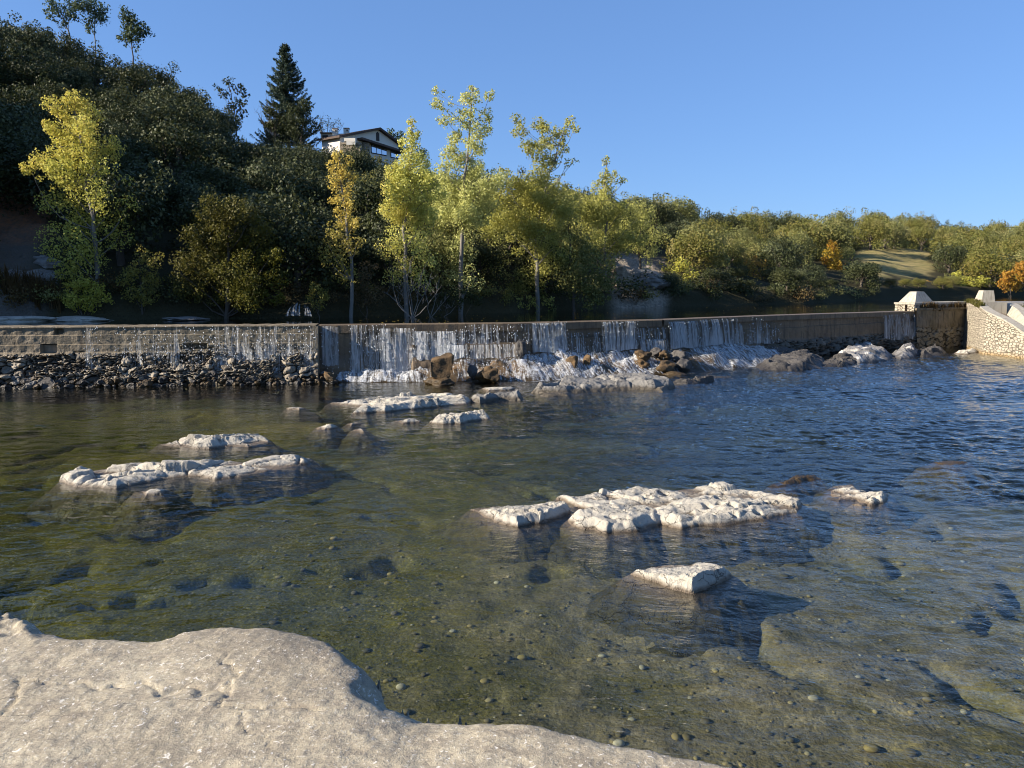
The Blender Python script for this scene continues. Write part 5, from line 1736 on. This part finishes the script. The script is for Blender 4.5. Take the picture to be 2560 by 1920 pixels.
pix_tree("shrub", "loose olive shrub with speckled yellow leaves left of the round brown tree", "shrub", (355, 780), 46, [(350, 640, 22), (385, 660, 22), (340, 680, 25), (380, 700, 25), (330, 730, 23), (370, 742, 23), (400, 640, 11, 0, .6), (312, 700, 16)], 'orange', 0.12, 0.32, 0.07, seed=10, group=GSH, bark='bark')
pix_tree("shrub", "small yellowish shrub right of the white cascade", "shrub", (797, 785), 47.5, [(790, 720, 17), (810, 735, 15), (778, 745, 15), (800, 758, 15)], 'orange', 0.11, 0.45, 0.05, seed=11, group=GSH, bark='bark')
pix_tree("shrub", "dry brown bushes between the orange-topped and slim yellow poplars", "shrub", (915, 780), 49, [(920, 680, 28), (900, 722, 26), (942, 732, 26), (910, 752, 20), (880, 740, 18)], 'brown', 0.12, 0.3, 0.06, seed=12, group=GSH, bark='bark')
pix_tree("shrub", "low dark green shrub at the water under the tallest poplar", "shrub", (1130, 785), 51, [(1110, 740, 20), (1150, 745, 22), (1190, 750, 20), (1080, 755, 16)], 'oak', 0.13, 0.5, 0.06, seed=13, group=GSH, bark='bark')
pix_tree("shrub", "grey-green brush at the water under the wide-forked poplar", "shrub", (1330, 775), 57, [(1290, 750, 16), (1330, 752, 16), (1370, 755, 15), (1250, 758, 14)], 'willow', 0.13, 0.3, 0.06, seed=14, group=GSH, bark='bark')


def bare_tree(name, label, cat, base, Y, tips, seed, bark='bark', group=None, r0=0.06, tw=10, leaves=None):
    r = np.random.default_rng(seed)
    b = ony(base[0], base[1], Y)
    root = thing(name, label, cat, tuple(b), group)
    mb = MB()
    mb2 = None
    lf = []
    for tpx in tips:
        q = ony(tpx[0], tpx[1], Y) - b
        q[1] += r.uniform(-0.6, 0.6)
        limb(mb, (0, 0, -0.3), q, r0, 0.012, r, 0.1, 8)
        for i in range(tw):
            f = r.uniform(0.35, 0.95)
            a = q * f
            L = np.linalg.norm(q) * 0.28 * r.uniform(0.4, 1)
            d = r.normal(size=3)
            d[2] = abs(d[2]) + 0.6
            d /= np.linalg.norm(d)
            limb(mb, a, a + d * L, 0.014, 0.006, r, 0.1, 4)
            lf.append(a + d * L)
    mb.build("branches", M[bark], root)
    if leaves:
        cl = [(*p, 0.30, 0, 0.35) for p in lf]
        link("crown", crown_mesh("crown", cl, M[leaves], 0.14, 0.25, seed, 1.0, 0.2), root)
    return root


bare_tree("bare_shrub", "leafless pale twiggy shrub at the water below the slim yellow poplar", "shrub", (1030, 785), 48.5, [(985, 690), (1010, 660), (1030, 650), (1055, 680), (1080, 690), (1100, 720), (960, 730)], 3, 'pale_bark', tw=12, r0=0.035)
bare_tree("bare_shrub", "second leafless shrub leaning over water right of the twiggy one", "shrub", (1075, 785), 49.5, [(1120, 740), (1095, 700), (1060, 715), (1140, 765)], 4, 'pale_bark', tw=8, r0=0.03)
bare_tree("bare_tree", "thin leafless tree drooping on the left of the spruce", "tree", (672, 345), 95, [(650, 255), (665, 235), (680, 250), (640, 275), (690, 270), (655, 300)], 5, tw=12)
bare_tree("bare_tree", "sparse greyish tree behind the house chimneys", "tree", (815, 345), 103, [(780, 300), (800, 288), (820, 292), (838, 300), (856, 312), (790, 315)], 6, tw=14, leaves='rust')

# spruce on the hill
def spruce():
    r = np.random.default_rng(44)
    Y = 97.0
    b = ony(722, 372, Y)
    tip = ony(720, 105, Y)
    H = tip[2] - b[2]
    root = thing("spruce", "tall dark pointed spruce standing alone on the skyline left of the house", "tree", tuple(b))
    mb = MB()
    mb.tube([(0, 0, -1), (0, 0, H * 0.5), (0, 0, H)], [0.28, 0.16, 0.02], 8)
    C, N = [], []
    z = 1.0
    while z < H * 0.985:
        f = 1 - z / H
        L0 = 0.20 + 3.75 * min(1.0, f ** 0.80 * 1.15)
        nb = 9 if f > 0.3 else 7
        for j in range(nb):
            a = r.uniform(0, 6.28)
            L = L0 * r.uniform(0.70, 1.18)
            d = np.array([math.cos(a), math.sin(a), 0])
            n = 7
            tt = np.linspace(0, 1, n)[:, None]
            p = np.array([0, 0, z]) + d * L * tt + np.array([0, 0, 1]) * (-0.20 * L * np.sin(tt * 2.6) + 0.22 * L * tt ** 2.5)
            mb.tube(p, np.linspace(0.035, 0.01, n), 4)
            m = int(46 * L) + 6
            u_ = r.random(m) ** 0.7
            pp = np.stack([np.interp(u_, tt[:, 0], p[:, i]) for i in range(3)], 1)
            side = np.array([-d[1], d[0], 0])
            wdt = 0.32 * L0 ** 0.6 * (1 - u_ * 0.75) * r.uniform(-1, 1, m)
            pp = pp + side * wdt[:, None] + np.array([0, 0, -1]) * (np.abs(r.normal(size=m)) * 0.13)[:, None]
            C.append(pp)
            N.append(np.array([0, 0, 1.0]) + r.normal(size=(m, 3)) * 0.7 + d * 0.3)
        z += 0.34 * (0.55 + 0.6 * f)
    C, N = np.vstack(C), np.vstack(N)
    V, Fq = leaf_quads(C, N, r.uniform(0.16, 0.36, len(C)), r, 0.35)
    mb.build("trunk", M['bark'], root)
    link("crown", mesh("crown", V, Fq, M['needle'], False, {"tint": np.repeat(r.random(len(C)) ** 3, 4)}), root)


spruce()
pix_tree("dark_tree", "dense dark tree bulging on the right side of the spruce", "tree", (745, 345), 93, [(760, 255, 17), (740, 275, 20), (770, 275, 15), (755, 305, 24), (720, 300, 20), (780, 320, 16), (735, 330, 20)], 'oak', 0.24, 0.5, 0.15, seed=31, bark='bark')
pix_tree("dark_tree", "dark ragged tree on the left side of the spruce", "tree", (690, 345), 94, [(685, 275, 15), (670, 285, 12), (700, 290, 16), (680, 310, 16), (705, 318, 16), (668, 312, 10)], 'oak', 0.24, 0.35, 0.14, seed=32, bark='bark')
pix_tree("skyline_tree", "airy dark oak breaking the skyline between the ridge and the spruce", "tree", (600, 300), 96, [(572, 205, 14), (545, 222, 11, 0, .7), (598, 222, 15), (560, 235, 12), (612, 240, 10), (590, 258, 15), (606, 280, 12), (575, 270, 12), (615, 262, 8)], 'oak', 0.26, 0.35, 0.13, seed=33, bark='bark')
GP = "umbrella pines on the hilltop"
pix_tree("pine", "leaning umbrella pine with bare forked stems, leftmost on the hilltop", "tree", (175, 112), 101, [(140, 22, 24), (175, 5, 24), (165, 40, 20, 0, .6), (192, 40, 18), (150, 55, 14, 0, .7), (195, 10, 16), (128, 42, 10)], 'pine', 0.26, 0.40, 0.17, seed=34, bark='pale_bark', group=GP, axis=[(175, 112), (172, 80), (160, 50), (150, 30)])
pix_tree("pine", "middle umbrella pine of three, fuller crown cut by the picture top", "tree", (232, 115), 103, [(235, 18, 25), (252, 45, 20), (218, 55, 16), (210, 20, 16), (262, 22, 13), (228, 75, 13, 0, .7)], 'pine', 0.26, 0.45, 0.17, seed=35, bark='pale_bark', group=GP)
pix_tree("pine", "broad umbrella pine with flat layered crown, rightmost on the hilltop", "tree", (330, 115), 99, [(325, 40, 18), (335, 60, 22), (350, 75, 22), (308, 72, 16), (372, 82, 14), (295, 92, 11), (345, 98, 18), (320, 95, 14), (315, 52, 12)], 'pine', 0.26, 0.5, 0.17, seed=36, bark='bark', group=GP)
pix_tree("hill_tree", "bluish pine just right of the house gable", "tree", (1000, 395), 116, [(975, 330, 12), (1000, 335, 12), (985, 350, 13), (1010, 352, 12), (1030, 375, 14), (1000, 372, 14), (1055, 385, 14)], 'pine', 0.3, 0.5, 0.13, seed=37, bark='bark')
pix_tree("hill_bush", "dark bush below the picture windows of the house", "shrub", (940, 425), 88, [(925, 402, 11), (945, 398, 11, .4), (965, 410, 12), (985, 408, 10, .3), (910, 415, 12), (950, 420, 12)], 'broad', 0.22, 0.6, 0.06, seed=38, bark='bark')

# single autumn trees on the right
pix_tree("autumn_tree", "tall golden tree among dark oaks left of the meadow", "tree", (2080, 715), 112, [(2085, 615, 14, .4), (2070, 632, 15), (2095, 638, 16), (2080, 660, 20), (2060, 650, 10, .5), (2100, 665, 14, .4), (2085, 690, 16)], 'yellow', 0.26, 0.5, 0.15, seed=51, bark='bark')
pix_tree("autumn_tree", "orange-topped tree by the water, right of the rock outcrop", "tree", (1880, 725), 90, [(1885, 652, 12, .5), (1868, 660, 13, .4), (1905, 660, 12, .5), (1880, 675, 16, .2, .7), (1910, 680, 12, 0, .6), (1865, 690, 14, 0, .5), (1895, 700, 14, 0, .5)], 'yellow', 0.22, 0.45, 0.12, seed=52, bark='bark')
pix_tree("autumn_tree", "lit olive-yellow tree beside the rock outcrop", "tree", (1710, 740), 79, [(1695, 655, 12), (1715, 665, 16), (1690, 675, 13), (1730, 690, 18, 0, .7), (1705, 700, 16, 0, .6), (1745, 715, 16, 0, .6)], 'poplar', 0.2, 0.45, 0.12, seed=53, bark='bark')
pix_tree("autumn_tree", "tiny bright orange tree behind the pyramid block", "tree", (2318, 735), 118, [(2318, 706, 6, .6), (2314, 716, 7, .5), (2323, 720, 7, .5), (2317, 726, 7, .3)], 'yellow', 0.2, 0.7, 0.07, seed=54, bark='bark')
pix_tree("autumn_tree", "bright yellow-green tree behind the chute post", "tree", (2405, 742), 122, [(2398, 690, 13), (2410, 702, 13), (2395, 715, 13), (2425, 705, 12), (2445, 700, 12), (2440, 718, 13), (2465, 705, 11), (2405, 728, 10)], 'poplar', 0.26, 0.6, 0.12, seed=55, bark='bark')
pix_tree("autumn_tree", "orange autumn tree at the right edge of the picture", "tree", (2545, 742), 118, [(2520, 690, 16, .6), (2545, 672, 18, .6), (2565, 690, 20, .5), (2530, 712, 18, .4), (2555, 715, 18, .4), (2508, 706, 12, .6), (2580, 665, 16, .4)], 'yellow', 0.26, 0.6, 0.14, seed=56, bark='bark')
pix_tree("autumn_tree", "faded rust-coloured tree above the small orange tree", "tree", (2362, 735), 124, [(2350, 700, 10), (2365, 690, 10), (2375, 708, 12), (2358, 718, 12)], 'rust', 0.26, 0.5, 0.1, seed=57, bark='bark')
pix_tree("autumn_tree", "brownish tree behind the golden tree among the oaks", "tree", (2010, 700), 120, [(2000, 625, 14), (2020, 632, 14), (1990, 640, 14), (2015, 655, 16)], 'rust', 0.28, 0.5, 0.1, seed=58, bark='bark')
GW = "low scrub along the shaded far bank"
rs = np.random.default_rng(66)
scr = [boulder_mesh] and None
scl = [(rs.uniform(-1, 1), rs.uniform(-0.5, 0.5), rs.uniform(0.1, 0.6), rs.uniform(0.25, 0.5), 0.2, 1.0) for _ in range(9)]
SCR = [crown_mesh("scrub", scl, M[k_], 0.11, 0.4, 70 + i, 1.0, 0.3) for i, k_ in enumerate(('oak', 'broad', 'brown'))]
words_s = ["dark green", "olive", "dry brown"]
cn = {}
for i, px in enumerate(np.linspace(20, 2180, 62)):
    if 735 < px < 775:
        continue
    th = TH(px)
    Bq = np.interp(th, _b[:, 0], _b[:, 1]) + 0.8 + rs.uniform(0, 1.6)
    x, y = Bq * math.sin(R(th)), Bq * math.cos(R(th))
    k_ = int(rs.choice([0, 0, 1, 2])) if px < 1500 else int(rs.choice([0, 1, 1, 2]))
    o = link("waterside_bush", SCR[k_], None, (x, y, float(hill_z(x, y)) - 0.1))
    sc_ = rs.uniform(0.7, 1.3) * (1 if px < 1500 else 1.6)
    o.scale = (sc_ * 1.2, sc_, sc_ * rs.uniform(0.7, 1.2))
    o.rotation_euler = (0, 0, rs.uniform(0, 6.28))
    kk = (k_, zone(px))
    cn[kk] = cn.get(kk, 0) + 1
    tag(o, f"low {words_s[k_]} bush at far waterline {zone(px)}, {ORD(cn[kk])} from left", "bush", GW)

# ------------------------------------------------------------------ pale rocks and reeds on the far bank
def bank_rock(name, label, pix, h, mat, seed):
    return outcrop(name, label, pix, h, mat, plane=POOL, seed=seed)


def far_slab(label, px0, px1, Yd, h, mat, seed):
    h *= 0.6
    p0, p1 = ony(px0, 795, Yd), ony(px1, 795, Yd)
    c = (p0 + p1) / 2
    o = link("bank_rock", boulder_mesh("bank_rock", ((p1[0] - p0[0]) / 2, 1.2, h), mat, seed), None, (c[0], c[1], POOL + 0.05))
    tag(o, label, "rock")


far_slab("long smooth pale slab on the far bank at the left edge of the picture", -90, 150, 43.5, 0.5, M['pale_rock'], 90)
far_slab("smaller pale slab on the far bank right of the long one", 130, 290, 44.6, 0.38, M['pale_rock'], 91)
far_slab("dark flat rock at the far waterline below the round brown tree", 400, 520, 45.5, 0.22, M['grey_rock'], 92)
far_slab("pointed pale rock at the far waterline left of the abutment", 1960, 2010, 82, 0.7, M['grey_rock'], 93)
# layered rock outcrops
def crag(label, px, py, Y, size, seed, mat):
    boulder("rock_outcrop", label, "rock outcrop", px, py, Y, size, mat, seed, cuts=10, rough=0.3, sub=ICO5)


t = NT("layered_buff_rock")
p = t.pos()
st_ = t.noise(t.mapped(p, (0.6, 0.6, 5)), 1.4, 5)
n2 = t.noise(p, 3.5, 6)
cl_ = t.mix(t.mr(st_, 0.4, 0.62), (0.40, 0.33, 0.24), (0.20, 0.165, 0.12))
cl_ = t.mix(t.mr(n2, 0.52, 0.7, 0, 0.7), cl_, (0.09, 0.08, 0.05))
M['buff'] = t.done(t.bsdf(cl_, 0.9, t.bump(t.math('ADD', st_, n2), 1.0, 0.3)))
crag("buff rock face by the water right of the poplars", 1545, 700, 70, (1.3, 1.4, 1.7), 95, M['buff'])
crag("layered grey rock face with ledges right of the buff one", 1612, 708, 71, (2.3, 1.8, 1.2), 96, M['grey_rock'])
crag("low rubbly rock bank under the earth scar at the left edge", 60, 705, 47, (2.6, 1.2, 0.9), 97, M['grey_rock'])
crag("second low rock bank right of the rubbly one under the scar", 115, 670, 49, (1.4, 1.0, 0.7), 98, M['grey_rock'])
# dry reeds at the left water edge
r = np.random.default_rng(31)
pts = []
for q in r.uniform(-20, 150, 90):
    b_ = ony(q, 770, 45 + r.uniform(0, 1.0))
    pts.append((b_[0], b_[1], float(hill_z(b_[0], b_[1]))))
o = tuft("reeds", "dry grey reeds behind the long pale slab at the left edge", pts, M['brown'], h=1.2, n=8, seed=8, cat="reeds")
o["kind"] = "stuff"

# small lacy cascade on the far bank
def lacy():
    c = ony(752, 792, 47.0)
    r = np.random.default_rng(19)
    nu, nv = 40, 30
    U, Vv = np.meshgrid(np.linspace(-1, 1, nu), np.linspace(0, 1, nv), indexing='ij')
    X = c[0] + U * (0.38 + 0.42 * Vv) + 0.1 * Vv
    Z = POOL + 1.05 * np.sqrt(np.clip(1 - (Vv * 0.98) ** 2, 0, 1)) * (1 - 0.25 * U ** 2) + 0.02
    Y = c[1] - 0.8 * Vv
    o = link("small_cascade", mesh("small_cascade", np.stack([X, Y, Z], -1).reshape(-1, 3), grid_faces(nu, nv), fall_mat("lacy_water", 0.05, 0.8), True, {"along": (U * 0.8).ravel(), "drop": (Vv * 1.3).ravel(), "fade": np.ones(U.size)}))
    tag(o, "small lacy white cascade arching into the pool from the shaded far bank", "cascade")


lacy()

# floating leaves on the pool
r = np.random.default_rng(14)
n = 260
C = []
for i in range(n):
    q = r.uniform(880, 2300)
    yy = np.interp(q, [880, 1280, 1700, 2300], [800, 800, 780, 752]) + r.uniform(-12, 8)
    p_ = onz(q, yy, POOL + 0.006)
    C.append(p_)
C = np.array(C)
N = np.tile([0, 0, 1.0], (n, 1)) + r.normal(size=(n, 3)) * 0.12
V, Fq = leaf_quads(C, N, r.uniform(0.05, 0.13, n), r)
o = link("floating_leaves", mesh("floating_leaves", V, Fq, M['yellow'], False, {"tint": np.zeros(len(V))}))
tag(o, "fallen yellow leaves floating on the dark upper pool", "leaves", kind="stuff")

# ------------------------------------------------------------------ house on the hill
t = NT("cream_render")
n1 = t.noise(t.pos(), 1.5, 5)
M['cream'] = t.done(t.bsdf(t.mix(n1, (0.66, 0.60, 0.50), (0.76, 0.71, 0.61)), 0.9))
t = NT("terracotta_tiles")
tp = t.pos()
wv = t.n("ShaderNodeTexWave", {"Vector": tp, "Scale": 4.0, "Distortion": 1.0}).outputs[1]
M['tile'] = t.done(t.bsdf(t.mix(t.noise(tp, 3), (0.075, 0.055, 0.045), (0.14, 0.10, 0.08)), 0.9, t.bump(wv, 0.5, 0.1)))
t = NT("window_glass")
M['glass'] = t.done(t.n("ShaderNodeBsdfPrincipled", {"Base Color": (0.05, 0.07, 0.09), "Roughness": 0.04, "Specular IOR Level": 1.0, "Metallic": 0.75}).outputs[0])
M['glass'].node_tree.nodes["Principled BSDF"].inputs["Base Color"].default_value = (0.55, 0.6, 0.68, 1)
t = NT("dark_frame")
M['frame'] = t.done(t.bsdf((0.035, 0.03, 0.03), 0.6))


def house():
    L = ony(850, 345, 92.0)
    Rr = ony(998, 362, 100.0)
    org = np.array([L[0], L[1], 0.0])
    dv = np.array([Rr[0] - L[0], Rr[1] - L[1], 0.0])
    W_ = np.linalg.norm(dv)
    dv /= W_
    nv = np.array([dv[1], -dv[0], 0.0])          # outward, to the right and the viewer
    zl = L[2]
    root = thing("house", "cream gabled house with big picture windows on the wooded hill", "house", tuple(L - np.array([0, 0, 4.0])))

    def hp(a, b, z):
        return org + dv * a - nv * b + np.array([0, 0, z])

    def at(px, py):
        """point of the gable plane seen at a pixel"""
        d = ray(px, py)
        k_ = ((org - CAM) @ nv) / (d @ nv)
        p = CAM + d * k_
        return (p - org) @ dv, p[2]

    apx = at(945, 325)
    ezl, ezr = at(850, 344)[1], at(995, 362)[1]
    ea, eb = at(850, 344)[0], at(995, 362)[0]
    zb = at(930, 400)[1] - 1.5
    dep = 3.2

    def solid(poly, b0, b1, name, mat):
        n_ = len(poly)
        V = [hp(a, b0, z) for a, z in poly] + [hp(a, b1, z) for a, z in poly]
        me = bpy.data.meshes.new(name)
        me.from_pydata([tuple(v) for v in V], [], [tuple(range(n_)), tuple(range(2 * n_ - 1, n_ - 1, -1))] + [(i, i + n_, (i + 1) % n_ + n_, (i + 1) % n_) for i in range(n_)])
        bm = bmesh.new()
        bm.from_mesh(me)
        bmesh.ops.recalc_face_normals(bm, faces=bm.faces)
        bm.to_mesh(me)
        bm.free()
        me.materials.append(mat)
        return under(link(name, me), root)

    solid([(ea, zb), (eb, zb), (eb, ezr), (apx[0], apx[1]), (ea, ezl)], 0.0, dep, "wall", M['cream'])
    th_ = 0.22
    solid([(ea - 0.5, ezl - 0.10), (apx[0], apx[1] + 0.02), (eb + 0.5, ezr - 0.15), (eb + 0.5, ezr + th_ - 0.1), (apx[0], apx[1] + th_ + 0.05), (ea - 0.5, ezl + th_ - 0.08)], -0.45, dep + 0.4, "roof", M['tile'])
    # small arched attic window
    wa, wz = at(944, 341)
    f = solid([(wa - 0.26, wz - 0.55), (wa + 0.26, wz - 0.55), (wa + 0.26, wz + 0.35), (wa, wz + 0.55), (wa - 0.26, wz + 0.35)], -0.05, 0.1, "attic_window", M['frame'])
    # porch eave across the gable
    pl, pr = at(893, 343), at(1002, 378)
    solid([(pl[0], pl[1] - 0.35), (pr[0], pr[1] - 0.35), (pr[0], pr[1] - 0.10), (pl[0], pl[1] - 0.10)], -0.9, -0.003, "porch_roof", M['tile'])
    a_w = [(927, 358, 966, 390), (976, 372, 1003, 398)]
    for (x0, y0, x1, y1) in a_w:
        a0, z0 = at(x0, y0 + 2)
        a1, z1 = at(x1, y1)
        zt_ = z0
        zb_ = at(x0, 383 if x0 < 970 else 394)[1]
        fr = solid([(a0, zb_), (a1, zb_), (a1, zt_), (a0, zt_)], -0.06, 0.05, "window", M['frame'])
        npn = 3 if x0 < 970 else 2
        for i in range(npn):
            q0 = a0 + (a1 - a0) * (i + 0.06) / npn
            q1 = a0 + (a1 - a0) * (i + 0.94) / npn
            pn = solid([(q0, zb_ + 0.1), (q1, zb_ + 0.1), (q1, zt_ - 0.1), (q0, zt_ - 0.1)], -0.09, -0.063, "pane", M['glass'])
            pn.parent = fr
            pn.matrix_parent_inverse.identity()
    # corner pier of stone
    pa = at(912, 360)
    solid([(pa[0] - 0.5, zb), (pa[0] + 0.3, zb), (pa[0] + 0.3, pl[1] - 0.5), (pa[0] - 0.5, pl[1] - 0.5)], -0.5, -0.01, "pier", M['buff'])

    # left wing with window and chimneys (facing the viewer)
    def fbox(px0, px1, py0, py1, Y, dep_, name, mat, par=root):
        p0, p1 = ony(px0, py1, Y), ony(px1, py0, Y)
        mb = MB()
        mb.box(p0[0], p1[0], Y, Y + dep_, p0[2], p1[2])
        return under(mb.build(name, mat), par)

    fbox(802, 832, 333, 352, 96, 3.0, "wing_wall", M['cream'])
    fbox(806, 820, 338, 349, 95.9, 0.06, "shuttered_window", M['frame'])
    fbox(826, 868, 334, 356, 98, 4.0, "back_wall", M['cream'])
    fbox(799, 834, 330.5, 332.8, 95.7, 3.6, "wing_roof", M['tile'])
    for (x0, x1, y0, y1, Y) in ((831, 843, 322, 344, 95.5), (859, 871, 321, 340, 97)):
        c_ = fbox(x0, x1, y0, y1, Y, 0.6, "chimney", M['cream'])
        fbox(x0 - 1, x1 + 1, y0 - 1.8, y0 - 0.05, Y - 0.05, 0.7, "chimney_cap", M['tile'])
        fbox(x1 - 5, x1 - 2, y0 + 3, y0 + 7, Y - 0.03, 0.025, "flue_opening", M['frame'])
    # lit terrace wall with a sloping porch roof in front of the left part
    fbox(860, 888, 345, 353, 91.0, 0.5, "terrace_wall", M['cream'])
    fbox(850, 900, 356, 395, 91.5, 1.0, "lower_wall", M['buff'])
    fbox(866, 888, 352, 362, 90.4, 0.4, "awning_wall", M['cream'])


house()
# white house glimpsed behind the spruce
ww = thing("white_house", "white house wall glimpsed through the trees behind the spruce", "house", tuple(ony(690, 335, 100)))
for (x0, x1, y0, y1, Y, nm, mt) in ((664, 704, 308, 345, 101, "wall", 'cream'), (662, 706, 304, 307.6, 100.6, "roof", 'tile'), (727, 742, 318, 345, 100, "side_wall", 'cream'), (731, 737, 326, 340, 99.9, "window", 'frame')):
    p0, p1 = ony(x0, y1, Y), ony(x1, y0, Y)
    mb = MB()
    mb.box(p0[0], p1[0], Y, Y + (0.06 if nm == "window" else 3), p0[2], p1[2])
    under(mb.build(nm, M[mt]), ww)
